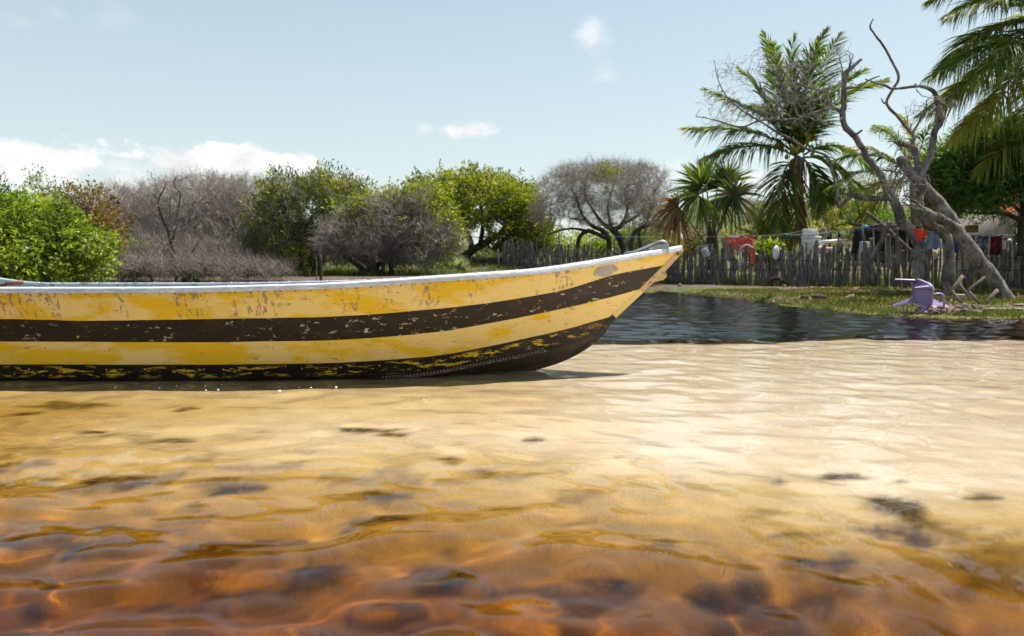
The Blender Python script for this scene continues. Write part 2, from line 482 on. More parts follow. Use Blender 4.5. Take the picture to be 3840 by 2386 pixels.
# tea-coloured water: the tint of the refracted light follows the thickness of the water layer
dep = t.attr('depth')
tint = t.n('ShaderNodeCombineXYZ')
for i_, sg in enumerate((2.15, 3.42, 7.4)):
    t.put(tint.inputs[i_], t.m('POWER', 2.71828, t.m('MULTIPLY', dep, -sg)))
fr = t.n('ShaderNodeFresnel'); fr.inputs[0].default_value = 1.33
rf = t.n('ShaderNodeBsdfRefraction'); rf.inputs['IOR'].default_value = 1.33; rf.inputs['Roughness'].default_value = 0
t.put(rf.inputs['Color'], tint.outputs[0])
gl = t.n('ShaderNodeBsdfGlossy'); gl.inputs['Roughness'].default_value = 0.0
gl.inputs['Color'].default_value = (.74, .75, .78, 1)
rip = t.m('ADD', t.noise(t.coord('Object', (1, 2.6, 1)), 14, 3, .6), t.m('MULTIPLY', t.noise(t.coord('Object', (1, 2.2, 1)), 45, 2, .6), .35))
t.put(gl.inputs['Normal'], t.bump(t.m('MULTIPLY', rip, t.ramp(dep, .25, .8)), .11, .02))
mx = t.n('ShaderNodeMixShader'); t.put(mx.inputs[0], fr.outputs[0])
t.t.links.new(rf.outputs[0], mx.inputs[1]); t.t.links.new(gl.outputs[0], mx.inputs[2])
t.out(mx.outputs[0])
water = mesh_np('water', np.stack([wx, wy, wz], -1), grid_faces(*wx.shape), MATS['water'], smooth=True, attrs=dict(depth=wdep))
tag(water, kind='structure')
water.cycles.is_caustics_caster = True
ground.cycles.is_caustics_receiver = True
sun_d.cycles.is_caustics_light = True
# ------------------------------------------------------------------ boat
from mathutils.bvhtree import BVHTree
YC = 5.2
def hull_row(pix, bmax, xend_px, left_px=None):
    """near-side row: photo points -> world curve from the stern to the stem"""
    pix = [p for p in pix]
    end = W(*xend_px, YC)
    xe = end[0]
    out = []
    for px, py in pix:
        Y = YC - bmax
        for _ in range(12):
            p = W(px, py, Y)
            s = np.clip((p[0] - (xe - 2.9)) / 2.9, 0, 1)
            Y = YC - bmax * (1 - s ** 2.1)
        out.append(W(px, py, Y))
    out.append(end)
    out = np.array(out)
    st = out[0].copy(); st[0] = -5.4; st[2] += 0.0
    st2 = out[0].copy(); st2[0] = -4.2
    out = np.vstack([st, st2, out])
    return catmull(out, 220)
ROWS = [
 hull_row([(0, 1096), (600, 1095), (1000, 1087), (1300, 1076), (1800, 1042), (2026, 1024), (2252, 990), (2400, 964), (2500, 947)], .65, (2553, 937)),
 hull_row([(0, 1197), (320, 1203), (640, 1199), (1000, 1193), (1300, 1185), (1620, 1160), (1834, 1136), (2100, 1091), (2297, 1032), (2420, 1008)], .60, (2500, 994)),
 hull_row([(0, 1281), (640, 1284), (1000, 1281), (1300, 1274), (1620, 1248), (1834, 1213), (2101, 1160), (2300, 1112)], .545, (2415, 1081)),
 hull_row([(0, 1367), (640, 1368), (1000, 1366), (1300, 1359), (1620, 1336), (1834, 1299), (2101, 1240), (2220, 1208)], .49, (2303, 1184)),
 hull_row([(0, 1432), (640, 1434), (1000, 1430), (1433, 1419), (1620, 1402), (1834, 1360), (1994, 1329), (2154, 1288)], .43, (2255, 1248)),
]
KEEL = catmull(np.array([(-5.4, YC, -.10), (-3, YC, -.11), (-1, YC, -.12), (W(1700, 1430, YC)[0], YC, -.085), W(1860, 1405, YC), W(1978, 1385, YC), W(2080, 1356, YC), W(2150, 1326, YC), W(2208, 1290, YC), W(2255, 1248, YC)]), 220)
ROWS.append(KEEL)
wob = RNG.normal(0, 1, (6, 60))
def sub_rows(rows, n=7):
    V = []; S = []
    for k in range(len(rows) - 1):
        for i in range(n):
            f = i / n
            V.append(rows[k] * (1 - f) + rows[k + 1] * f); S.append(k + f)
    V.append(rows[-1]); S.append(len(rows) - 1)
    return np.array(V), np.array(S)
HV, HS = sub_rows(ROWS)
# gentle bulge of the plating between the rows and small dents
dent = .0035 * fbm(HV[..., 0] * 3.0, HV[..., 2] * 9.0, 3, 101)
taper = np.clip((YC - HV[..., 1]) / .25, 0, 1)
HV[..., 1] += dent * taper
boat = thing('boat', 'long riveted metal boat painted in yellow and black stripes lying in shallow water', 'boat', (-1.2, YC, 0))

m, t = newmat('hull_paint')
oc = t.coord('Object'); s_ = t.attr('band')
st = t.coord('Object', (1.0, 1.0, 3.2)); stv = t.coord('Object', (5.0, 1.0, 1.5))
edge_w = t.m('MULTIPLY', t.m('SUBTRACT', t.noise(st, 5, 5, .6), .5), .05)
sw = t.m('ADD', s_, edge_w)
def step(x, a): return t.ramp(x, a - .006, a + .006)
bl1 = t.m('SUBTRACT', step(sw, 1.0), step(sw, 2.0))
bl2 = step(sw, 3.0)
black = t.m('MAXIMUM', bl1, bl2)
sepo = t.n('ShaderNodeSeparateXYZ'); t.put(sepo.inputs[0], t.coord('Object'))
X = sepo.outputs[0]
bow = t.ramp(X, -1.6, 1.0)
yel = t.mix(t.ramp(t.m('ADD', t.noise(st, 2.4, 5, .6), t.m('MULTIPLY', bow, .12)), .44, .56), (.87, .55, .020), (.91, .67, .25))
yel = t.mix(t.m('MULTIPLY', t.ramp(t.noise(t.coord('Object', (1, 1, 12)), 7, 5, .65), .55, .75), .45), yel, (.50, .30, .06))
# worn vertical smears down the upper band
col_ = t.noise(t.coord('Object', (2.3, 0.01, .05)), 2.2, 2, .5)
smear = t.m('MULTIPLY', t.ramp(t.noise(t.coord('Object', (2.2, 1, 1.0)), 17, 6, .72, .3), .515, .585), t.ramp(col_, .49, .57))
smear = t.m('MULTIPLY', smear, t.ramp(s_, 1.02, .82))
fleck = t.ramp(t.noise(t.coord('Object', (1.0, 1, 2.4)), 14, 6, .7), .62, .66)
grime = t.mix(t.noise(oc, 30, 3), (.22, .17, .14), (.36, .29, .24))
yel = t.mix(t.m('MULTIPLY', t.m('MAXIMUM', smear, fleck), .9), yel, grime)
blk = t.mix(t.m('ADD', t.m('MULTIPLY', bow, .75), t.m('MULTIPLY', t.noise(st, 4, 5), .25)), (.007, .006, .006), (.036, .026, .020))
chipn = t.noise(t.coord('Object', (1.0, 1, 2.2)), 16, 6, .72, .5)
chipm = t.m('MULTIPLY', t.ramp(chipn, .605, .625), t.ramp(t.m('ADD', t.noise(oc, 1.9, 3), t.m('MULTIPLY', t.ramp(X, -3.0, .1), .28)), .50, .66))
chipm = t.m('MULTIPLY', chipm, bl1)
blk = t.mix(chipm, blk, (.60, .50, .40))
yl_band = t.m('MULTIPLY', t.ramp(s_, 3.02, 3.25), t.ramp(s_, 3.85, 3.55))
yn = t.noise(t.coord('Object', (1.0, 1, 4.5)), 7, 6, .72, .5)
ychip = t.m('MULTIPLY', t.m('MULTIPLY', t.ramp(yn, .53, .56), yl_band), t.m('MULTIPLY', bl2, t.ramp(X, .75, .1)))
ych2 = t.m('MULTIPLY', t.ramp(t.noise(t.coord('Object', (1, 1, 2)), 24, 5, .7), .67, .69), t.m('MAXIMUM', t.m('MULTIPLY', bl1, .9), t.m('MULTIPLY', bl2, t.ramp(s_, 3.95, 3.7))))
blk = t.mix(t.m('MAXIMUM', ychip, ych2), blk, (.84, .52, .02))
blk = t.mix(t.m('MULTIPLY', t.ramp(s_, 3.9, 4.1), .9), blk, t.mix(t.noise(oc, 6, 5), (.045, .036, .028), (.11, .085, .065)))
hc = t.mix(black, yel, blk)
dirt = t.m('MULTIPLY', t.ramp(t.noise(st, 6, 6, .65), .5, .8), .16)
hc = t.mix(dirt, hc, (.30, .20, .10))
hb = t.m('ADD', t.noise(t.coord('Object', (1, 1, 6)), 8, 5, .6), t.m('MULTIPLY', chipn, .6))
t.out(t.pbsdf(hc, t.ramp(t.noise(oc, 9, 4), .3, .7, .38, .62), .35, 0, t.bump(hb, .25, .006)))
nmat('rail_metal', (.68, .69, .72), (.50, .51, .56), 9, .42, .5, .25, .003, (1, 1, 4), c3=(.86, .86, .86))
nmat('inner_metal', (.27, .33, .38), (.40, .46, .50), 6, .6, .3, .3, .006, (1, 1, 2), c3=(.12, .14, .16))
nmat('rivet_metal', (.45, .42, .38), (.25, .22, .19), 20, .5, .4, .1)
nmat('bare_patch', (.52, .45, .40), (.38, .32, .29), 12, .75, .2, .35, .004, c3=(.62, .55, .48))
nmat('stem_paint', (.72, .50, .22), (.62, .44, .26), 9, .6, .3, .5, .004, c3=(.07, .045, .03))
nmat('bracket_metal', (.24, .27, .29), (.45, .48, .50), 14, .35, .5, .3, .003, metal=.5)
nmat('dark_iron', (.05, .035, .025), (.14, .09, .05), 25, .6, .3, .6, .004, c3=(.40, .28, .10))
def mirror(V):
    V = V.copy(); V[..., 1] = 2 * YC - V[..., 1]
    V[..., 2] += .07 * sstep(-3.35, -4.1, V[..., 0]) * np.clip(V[..., 2] / .5, 0, 1)
    return V
def hull_side(name, V, flip):
    f = grid_faces(V.shape[0], V.shape[1])
    if flip: f = f[:, ::-1]
    o = mesh_np(name, V.reshape(-1, 3), f, MATS['hull_paint'], None, True, dict(band=np.repeat(HS, V.shape[1])))
    return ground_parent(o, boat)
hull_side('hull_side', HV, False)
hull_side('hull_side', mirror(HV), True)
hull_bvh = BVHTree.FromPolygons([Vector(v) for v in HV.reshape(-1, 3)], [tuple(int(i) for i in q) for q in grid_faces(*HV.shape[:2])])
# inner skin: the same rows set in by the plate thickness
IN = HV[:36].copy(); IN[..., 1] = np.minimum(IN[..., 1] + .012, YC - .002); IN[..., 2] += .004
IN = IN[:, :214]
for V, fl in ((IN, True), (mirror(IN), False)):
    f = grid_faces(V.shape[0], V.shape[1]); f = f[:, ::-1] if fl else f
    ground_parent(mesh_np('inner_skin', V.reshape(-1, 3), f, MATS['inner_metal']), boat)
# gunwale rail, one each side: folded channel that sits over the plate edge
G = ROWS[0]
def rail(G, sgn):
    prof = [(-.016, -.006), (-.016, .020), (-.012, .026), (.030, .029), (.042, .025), (.042, .004), (.034, .004), (.034, .018), (-.006, .018), (-.006, -.006)]
    T = np.gradient(G, axis=0); T /= np.linalg.norm(T, axis=1, keepdims=True)
    inn = np.stack([-T[:, 1], T[:, 0], np.zeros(len(T))], -1); inn /= np.linalg.norm(inn, axis=1, keepdims=True)
    inn = inn * sgn
    taper = np.clip(np.linspace(len(G), 1, len(G)) / 12, .25, 1)[:, None]
    V = np.array([G + inn * (a * (taper if a > 0 else 1)) + np.array((0, 0, b)) for a, b in prof] + [])
    V = np.concatenate([V, V[:1]])
    b = MB().grid(V if sgn > 0 else V[::-1])
    return b
rail(G, 1).build('gunwale_rail', MATS['rail_metal'], boat)
rail(mirror(G[None])[0], -1).build('gunwale_rail', MATS['inner_metal'], boat)
# overlapping sheer strip under the rail
SV = np.array([HV[0] * (1 - f) + HV[7] * f for f in (0, .06, .135, .15)])
SV[..., 1] -= np.array([.002, .005, .005, -.001])[:, None] * np.clip((YC - SV[..., 1]) / .1, 0, 1)
o = mesh_np('sheer_strip', SV.reshape(-1, 3), grid_faces(*SV.shape[:2]), MATS['hull_paint'], None, True, dict(band=np.repeat(np.array([.3, .4, .5, .6]), SV.shape[1])))
ground_parent(o, boat)
# chine strip with its dense rivets
CH = ROWS[4][:206] + np.array((0, -.006, 0))
MB().tubes(CH, np.full(len(CH), .009), 6).build('chine_strip', MATS['dark_iron'], boat)
def rivets(path, step, r, off, parent_mat, name):
    seg = np.linalg.norm(np.diff(path, axis=0), axis=1); s = np.concatenate([[0], np.cumsum(seg)])
    u = np.arange(step, s[-1] - step, step)
    P = np.stack([np.interp(u, s, path[:, k]) for k in range(3)], -1) + np.array(off)
    P = P[(P[:, 0] > -4.6)]
    ax = np.array([(1, 0, 0), (0, -1, 0), (-1, 0, 0), (0, 1, 0), (0, 0, 1), (0, 0, -1)], float) * r
    V = (P[:, None] + ax[None]); F = np.array([(0, 1, 4), (1, 2, 4), (2, 3, 4), (3, 0, 4), (1, 0, 5), (2, 1, 5), (3, 2, 5), (0, 3, 5)])
    F = (np.arange(len(P))[:, None, None] * 6 + F[None]).reshape(-1, 3)
    b = MB().add(V.reshape(-1, 3), F)
    return tag(b.build(name, parent_mat, boat), kind='stuff')
rivets(CH[CH[:, 0] > -.82], .021, .006, (0, -.009, .012), MATS['rivet_metal'], 'chine_rivets')
rivets(SV[1][:212], .085, .0045, (0, -.001, -.002), MATS['dark_iron'], 'strip_rivets')
rivets(G[:214], .14, .0045, (.0, .012, .029), MATS['rail_metal'], 'rail_rivets')
rivets(mirror(G[None])[0][:214], .14, .005, (0, -.012, .029), MATS['rail_metal'], 'rail_rivets')
for row, stp in ((2, .19), (3, .23)):
    rr = ROWS[row][:200] * .72 + ROWS[row + 1][:200] * .28 + np.array((0, -.001, 0))
    rivets(rr, stp, .006, (0, -.001, 0), MATS['hull_paint'], 'plate_rivets')
# stem bar
stem = catmull(np.array([W(2556, 936, YC), W(2502, 996, YC), W(2413, 1083, YC), W(2304, 1186, YC), W(2256, 1248, YC), W(2208, 1291, YC), W(2150, 1327, YC), W(2080, 1357, YC), W(1978, 1386, YC), W(1880, 1404, YC)]), 60)
Tn = np.gradient(stem, axis=0); Tn /= np.linalg.norm(Tn, axis=1, keepdims=True)
nrm = np.stack([-Tn[:, 2], np.zeros(len(Tn)), Tn[:, 0]], -1)
wd = .013; pr = .016
V = np.array([stem + np.array((0, -wd, 0)) - nrm * .02, stem + np.array((0, -wd, 0)) + nrm * pr, stem + np.array((0, wd, 0)) + nrm * pr, stem + np.array((0, wd, 0)) - nrm * .02, stem + np.array((0, -wd, 0)) - nrm * .02])
bandv = np.interp(stem[:, 2], sorted([stem[0, 2], W(2502, 996, YC)[2], W(2413, 1083, YC)[2], W(2304, 1186, YC)[2], -.05]), [4.6, 3, 2, 1, 0])
cut = int(np.argmin(np.abs(stem[:, 2] - W(2400, 1095, YC)[2])))
MB().grid(V[:, :cut + 1]).build('stem_bar', MATS['stem_paint'], boat)
o = mesh_np('stem_bar', V[:, cut:].reshape(-1, 3), grid_faces(5, V.shape[1] - cut), MATS['hull_paint'], None, True, dict(band=np.tile(bandv[cut:], 5)))
ground_parent(o, boat)
# bow eye: lobe shaped plate with a ring through it
c0 = W(2462, 1033, YC)
lobe = [W(2440, 1062, YC), W(2486, 1051, YC), W(2497, 1042, YC), W(2500, 1030, YC), W(2495, 1020, YC), W(2484, 1014, YC), W(2474, 1018, YC), W(2470, 1028, YC)]
lobe = np.array(lobe); k = len(lobe)
Vl = np.concatenate([lobe + (0, -.009, 0), lobe + (0, .009, 0)])
b = MB().add(Vl, [(i, (i + 1) % k, k + (i + 1) % k, k + i) for i in range(k)])
b.add(np.vstack([Vl[:k], Vl[:k].mean(0)]), [(i, (i + 1) % k, k) for i in range(k)][::1]); b.add(np.vstack([Vl[k:], Vl[k:].mean(0)]), [((i + 1) % k, i, k) for i in range(k)])
eye = b.build('bow_eye', MATS['stem_paint'], boat, smooth=False)
def torus(c, R, r, ax1, ax2, n=20, s=8):
    a = np.linspace(0, 2 * np.pi, n + 1)
    path = np.asarray(c) + R * (np.cos(a)[:, None] * np.asarray(ax1) + np.sin(a)[:, None] * np.asarray(ax2))
    return MB().tubes(path, np.full(n + 1, r), s)
torus(W(2486, 1030, YC - .012), .021, .008, (1, 0, 0), (0, .25, .95)).build('ring', MATS['dark_iron'], eye)
# bow deck plate and mooring bracket
dk = int(len(G) * .80)
Gd = G[dk:216]; Md = mirror(Gd[None])[0]
Dv = np.array([Gd * (1 - f) + Md * f + (0, 0, .014) for f in np.linspace(.03, .97, 6)])
MB().grid(Dv).build('bow_deck', MATS['inner_metal'], boat)
yb = YC - .06
br = catmull(np.array([W(2330, 962, yb), W(2400, 936, yb), W(2462, 910, yb), W(2484, 905, yb), W(2500, 913, yb), W(2504, 930, yb), W(2502, 952, yb)]), 30)
brk = MB().tubes(br, np.full(30, .0085), 8, cap=True)
brk.tubes(catmull(np.array([W(2372, 962, yb), W(2440, 940, yb), W(2466, 928, yb), W(2466, 954, yb)]), 14), np.full(14, .008), 8, cap=True)
pl = np.array([W(2470, 915, yb), W(2500, 918, yb), W(2502, 952, yb), W(2466, 954, yb)])
pq = np.array([W(2430, 933, yb), W(2468, 917, yb), W(2498, 916, yb), W(2501, 953, yb), W(2468, 955, yb)]); k5 = len(pq)
for dy_ in (-.004, .004): brk.add(np.vstack([pq + (0, dy_, 0), pq.mean(0) + (0, dy_, 0)]), [(i, (i + 1) % k5, k5) for i in range(k5)])
brk.add(np.concatenate([pq - (0, .004, 0), pq + (0, .004, 0)]), [(i, (i + 1) % k5, k5 + (i + 1) % k5, k5 + i) for i in range(k5)])
brko = brk.build('mooring_bracket', MATS['bracket_metal'], boat)
torus(W(2485, 930, yb - .008), .016, .007, (1, 0, 0), (0, 0, 1)).build('ring', MATS['bracket_metal'], brko)
MB().lathe([(0.0, -.012), (.009, -.008), (.011, 0), (.008, .009), (0, .012)], W(2503, 898, yb), 10).build('knob', nmat('pale_knob', (.6, .5, .4), (.5, .4, .3), 8), brko)
MB().tubes(catmull(np.array([W(2335, 962, yb - .03), W(2350, 950, yb - .03), W(2368, 948, yb - .02), W(2384, 957, yb)]), 16), np.full(16, .010), 6, cap=True).build('rope_end', nmat('teal_rope', (.08, .13, .13), (.16, .2, .19), 30), boat)
# bare oval where a plate was taken off
ov = []
for rr in np.linspace(0, 1, 8):
    ring = []
    for a in np.linspace(0, 2 * np.pi, 33):
        e = rr * (1 + .03 * math.sin(5 * a))
        qx, qy = 47 * e * math.cos(a), 20.5 * e * math.sin(a)
        c_, s2 = math.cos(-.24), math.sin(-.24)
        px, py = 2271 + qx * c_ - qy * s2, 1016 + qx * s2 + qy * c_
        p0 = Vector((0, 0, CAM_H)); d_ = (Vector(W(px, py, 5)) - p0).normalized()
        h = hull_bvh.ray_cast(p0, d_)
        ring.append(np.array(h[0]) - np.array(d_) * .0025)
    ov.append(ring)
tag(MB().grid(np.array(ov)).build('oval_patch', MATS['bare_patch'], boat), 'bare grey oval patch scraped through the paint near the bow')
# floor, thwarts and transom (mostly hidden inside)
fl = np.array([np.stack([ROWS[4][:170, 0], np.full(170, 0), np.full(170, .03)], -1) for _ in range(2)])
fl[0][:, 1] = ROWS[4][:170, 1] + .02; fl[1][:, 1] = 2 * YC - ROWS[4][:170, 1] - .02
MB().grid(fl).build('floor_plate', MATS['inner_metal'], boat)
for x in (-3.9, -2.2):
    MB().box((x, YC, .34), (.26, .98, .03), bev=.005).build('thwart', MATS['inner_metal'], boat)
tr_ = np.concatenate([HV[:, 0], mirror(HV[:, :1])[::-1, 0]])
MB().add(np.vstack([tr_, tr_.mean(0)]), [((i + 1) % len(tr_), i, len(tr_)) for i in range(len(tr_))]).build('transom', MATS['inner_metal'], boat, smooth=False)
# oar laid across the gunwales at the stern end
nmat('oar_dark', (.02, .018, .018), (.06, .045, .04), 12, .5, .3, .2)
nmat('oar_wood', (.16, .05, .03), (.26, .11, .06), 12, .6, .3, .3, stretch=(8, 1, 1))
pA, pB = W(86, 1058, 4.95), W(-420, 1118, 4.75)
oar = thing('oar', 'dark oar with a red-brown handle end resting in the boat at the left edge', 'oar', tuple(pB))
ax = pB - pA
MB().tubes(np.array([pA, pA + ax * .13]), np.array([.013, .014]), 10, cap=True).build('handle', MATS['oar_wood'], oar)
MB().tubes(np.array([pA + ax * .13, pA + ax * .5, pB]), np.array([.016, .017, .018]), 10, cap=True).build('shaft', MATS['oar_dark'], oar)
# foam bubbles drifting along the hull
bub = MB()
for px, py, r in [(68, 1428, 6), (150, 1430, 3), (433, 1452, 8), (597, 1456, 10), (663, 1448, 7), (770, 1448, 8), (772, 1464, 7), (818, 1462, 8), (876, 1441, 4), (1048, 1467, 14), (1123, 1452, 5), (1166, 1455, 8), (1260, 1452, 10), (1172, 1458, 4), (510, 1440, 4), (512, 1441, 3), (832, 1442, 5), (940, 1449, 3), (1590, 1500, 9), (1597, 1507, 7), (1604, 1502, 6), (1615, 1497, 4), (1578, 1512, 5), (1750, 1503, 4), (1880, 1440, 3), (1280, 1522, 3)]:
    d_ = W(px, py, 4) - np.array((0, 0, CAM_H)); t_ = -CAM_H / d_[2]; p = d_ * t_ + (0, 0, CAM_H)
    r = r * PXM(p[1]) * .5
    bub.lathe([(r, -.001), (r * .92, r * .25), (r * .6, r * .5), (0.0005, r * .6)], p, 9)
m, t = newmat('foam'); t.out(t.pbsdf((.85, .83, .78), .25, .6))
tag(bub.build('foam_bubbles', MATS['foam']), 'white foam bubbles floating on the water along the hull', 'foam', kind='stuff')
# ------------------------------------------------------------------ vegetation tools
def crown_pts(blobs, n, Y, rd, shell=0.0, rng=RNG, flat=0.0):
    """random points in a union of ellipsoids given in photo pixels at depth Y; rd = depth half-size in metres"""
    ar = np.array([b[2] * b[3] for b in blobs], float); k = rng.choice(len(blobs), n, p=ar / ar.sum())
    d = rng.normal(size=(n, 3)); d /= np.linalg.norm(d, axis=1, keepdims=True)
    r = rng.random(n) ** (1 / 3.)
    r = np.where(rng.random(n) < shell, .78 + .24 * rng.random(n), r)
    r = r * (1 + .34 * fbm(d[:, 0] * 3.1 + k * 5.7, d[:, 2] * 3.1 + d[:, 1] * 2.3 + k, 3, 7))
    out = np.empty((n, 3))
    for i, b in enumerate(blobs):
        q = k == i
        yy = Y + (b[4] if len(b) > 4 else 0)
        c = W(b[0], b[1], yy)
        s = np.array((b[2] * PXM(yy), rd * min(1.0, b[2] / blobs[0][2] + .25), b[3] * PXM(yy)))
        out[q] = c + d[q] * r[q, None] * s
    return out
def bez(p0, d0, p3, K, wob, rng, g=.4, up=0.0):
    L = np.linalg.norm(p3 - p0, axis=1, keepdims=True)
    p1 = p0 + d0 * L * g
    p2 = p3 - (p3 - p1) * .35 + rng.normal(size=p3.shape) * L * wob + np.array((0, 0, -up)) * L
    t = np.linspace(0, 1, K)[None, :, None]
    P = (1 - t) ** 3 * p0[:, None] + 3 * (1 - t) ** 2 * t * p1[:, None] + 3 * (1 - t) * t * t * p2[:, None] + t ** 3 * p3[:, None]
    j = rng.normal(size=P.shape) * (L[:, None] * wob * .22); j[:, 0] = 0
    return P + j
class Grow:
    """branches grown outwards: every level reaches for target points from the nearest wood"""
    def __init__(self, trunks, rng=RNG):
        self.rng = rng; self.pos = []; self.dir = []; self.rad = []; self.levels = []
        for P, R in trunks:
            P = np.asarray(P, float); self.note(P[None], np.asarray(R, float)[None])
    def note(self, P, R):
        T = np.gradient(P, axis=1); T /= np.linalg.norm(T, axis=2, keepdims=True) + 1e-9
        self.pos.append(P[:, 1:].reshape(-1, 3)); self.dir.append(T[:, 1:].reshape(-1, 3)); self.rad.append(R[:, 1:].reshape(-1))
    def level(self, targets, r0, K=5, wob=.12, taper=.35, g=.4, near=4, up=0.0, sides=5):
        pos, dr, rd = map(np.concatenate, (self.pos, self.dir, self.rad))
        kd = kdtree.KDTree(len(pos))
        for i, p in enumerate(pos): kd.insert(p, i)
        kd.balance()
        pick = np.empty(len(targets), int)
        for i, q in enumerate(targets):
            c = kd.find_n(q, near); pick[i] = c[self.rng.integers(len(c))][1]
        P = bez(pos[pick], dr[pick], targets, K, wob, self.rng, g, up)
        ra = np.minimum(rd[pick] * .75, r0 * (.7 + .6 * self.rng.random(len(targets))))
        R = ra[:, None] * np.linspace(1, taper, K)[None]
        self.note(P, R); self.levels.append((P, R, sides))
        return P
    def mesh(self, mb, upto=None):
        for P, R, s in self.levels[:upto]: mb.tubes(P, R, s, self.rng.random(len(P)))
def needles(mb, P, per, length, rad, rng=RNG, spread=.7, up=.3, sides=3, K=3, wob=.12):
    """fine side twigs along branch paths P (N,K,3)"""
    N, KK, _ = P.shape
    i = np.repeat(np.arange(N), per); t = .25 + .75 * rng.random(N * per)
    a = t * (KK - 1); k = np.clip(a.astype(int), 0, KK - 2); f = (a - k)[:, None]
    p0 = P[i, k] * (1 - f) + P[i, k + 1] * f
    d = P[i, k + 1] - P[i, k]; d /= np.linalg.norm(d, axis=1, keepdims=True) + 1e-9
    d = d + rng.normal(size=d.shape) * spread + np.array((0, 0, up)); d /= np.linalg.norm(d, axis=1, keepdims=True)
    L = length * (.5 + rng.random(len(d)))[:, None]
    tt = np.linspace(0, 1, K)
    Q = p0[:, None] + d[:, None] * L[:, None] * tt[None, :, None] + rng.normal(size=(len(d), K, 3)) * L[:, None] * wob * tt[None, :, None]
    R = np.broadcast_to(rad * np.linspace(1, .3, K)[None], Q.shape[:2])
    mb.tubes(Q, R, sides, rng.random(len(Q)))
    return Q
def leaves(mb, C, n_per, spread, size, rng=RNG, aspect=.45, up=.35, out_c=None, droop=0.0, jit=.35, rbias=None):
    """folded two-face leaves scattered round points C"""
    N = len(C) * n_per
    P = np.repeat(C, n_per, 0) + rng.normal(size=(N, 3)) * spread
    d = rng.normal(size=(N, 3)) + np.array((0, 0, up - droop))
    if out_c is not None:
        o = P - out_c; o /= np.linalg.norm(o, axis=1, keepdims=True) + 1e-9; d += o * .8
    d /= np.linalg.norm(d, axis=1, keepdims=True)
    n = rng.normal(size=(N, 3)) + np.array((0, 0, 1.0)); s = np.cross(d, n); s /= np.linalg.norm(s, axis=1, keepdims=True) + 1e-9
    n = np.cross(s, d)
    L = size * (1 - jit + 2 * jit * rng.random(N))[:, None]; w = L * aspect * .5
    a = P; b = P + d * L * .5 + s * w + n * w * .35; c = P + d * L; e = P + d * L * .5 - s * w + n * w * .35
    V = np.stack([a, b, c, e], 1).reshape(-1, 3)
    i = np.arange(N)[:, None] * 4
    F = np.concatenate([i + np.array([[0, 1, 2]]), i + np.array([[0, 2, 3]])])
    r = rng.random(N) if rbias is None else np.clip(np.repeat(rbias, n_per) + rng.normal(size=N) * .14, 0, 1)
    mb.add(V, F, np.repeat(r, 4))
def trace(pts, n, wob=0.0):
    """(px, py, Y, width_px) control points -> path, radii"""
    a = np.array([(*W(p[0], p[1], p[2]), p[3] * PXM(p[2]) / 2) for p in pts])
    c = catmull(a, n)
    return c[:, :3], np.maximum(c[:, 3], .0015)
def plant(name, label, base, group=None, cat='tree'):
    return thing(name, label, cat, tuple(base), group)

nmat('bark_grey', (.20, .175, .16), (.34, .30, .275), 14, .95, .1, .9, .02, (1, 1, .35), c3=(.10, .085, .075))
nmat('bark_dark', (.045, .036, .030), (.10, .08, .066), 14, .95, .1, .9, .02, (1, 1, .4))
nmat('bark_palm', (.16, .125, .10), (.27, .22, .18), 9, .95, .1, .8, .02, (.5, .5, 5), c3=(.08, .06, .05))
leafmat('twig_grey', [(.155, .13, .113), (.26, .225, .198), (.39, .345, .312)], .0, .1, .9)
leafmat('twig_brown', [(.11, .09, .078), (.18, .15, .132), (.28, .245, .22)], .0, .1, .9)
leafmat('leaf_lime', [(.060, .10, .012), (.14, .20, .018), (.26, .32, .035), (.40, .41, .10)], .45, .35, .4)
leafmat('leaf_olive', [(.040, .062, .014), (.072, .105, .020), (.13, .155, .032), (.30, .26, .06)], .35, .3)
leafmat('leaf_yellowgreen', [(.055, .085, .010), (.15, .185, .018), (.26, .28, .030), (.36, .34, .06)], .42, .3)
leafmat('leaf_dark', [(.024, .058, .011), (.050, .115, .017), (.11, .20, .028), (.22, .31, .06)], .35, .45, .3)
leafmat('leaf_rust', [(.07, .05, .02), (.16, .10, .03), (.26, .17, .05), (.10, .09, .02)], .3, .2)
leafmat('leaf_fresh', [(.045, .11, .015), (.10, .20, .025), (.20, .26, .05), (.28, .28, .08)], .45, .3)
leafmat('palm_green', [(.034, .072, .016), (.070, .12, .022), (.14, .18, .028), (.28, .26, .045)], .48, .25, .5)
leafmat('palm_yellow', [(.09, .12, .018), (.19, .20, .025), (.33, .28, .03), (.42, .31, .03)], .45, .35, .4)
leafmat('palm_dry', [(.11, .055, .030), (.20, .10, .05), (.30, .17, .09), (.38, .25, .14)], .3, .2, .6)
leafmat('palm_mix', [(.022, .050, .012), (.045, .080, .015), (.10, .10, .022), (.20, .095, .04)], .35, .45, .4)

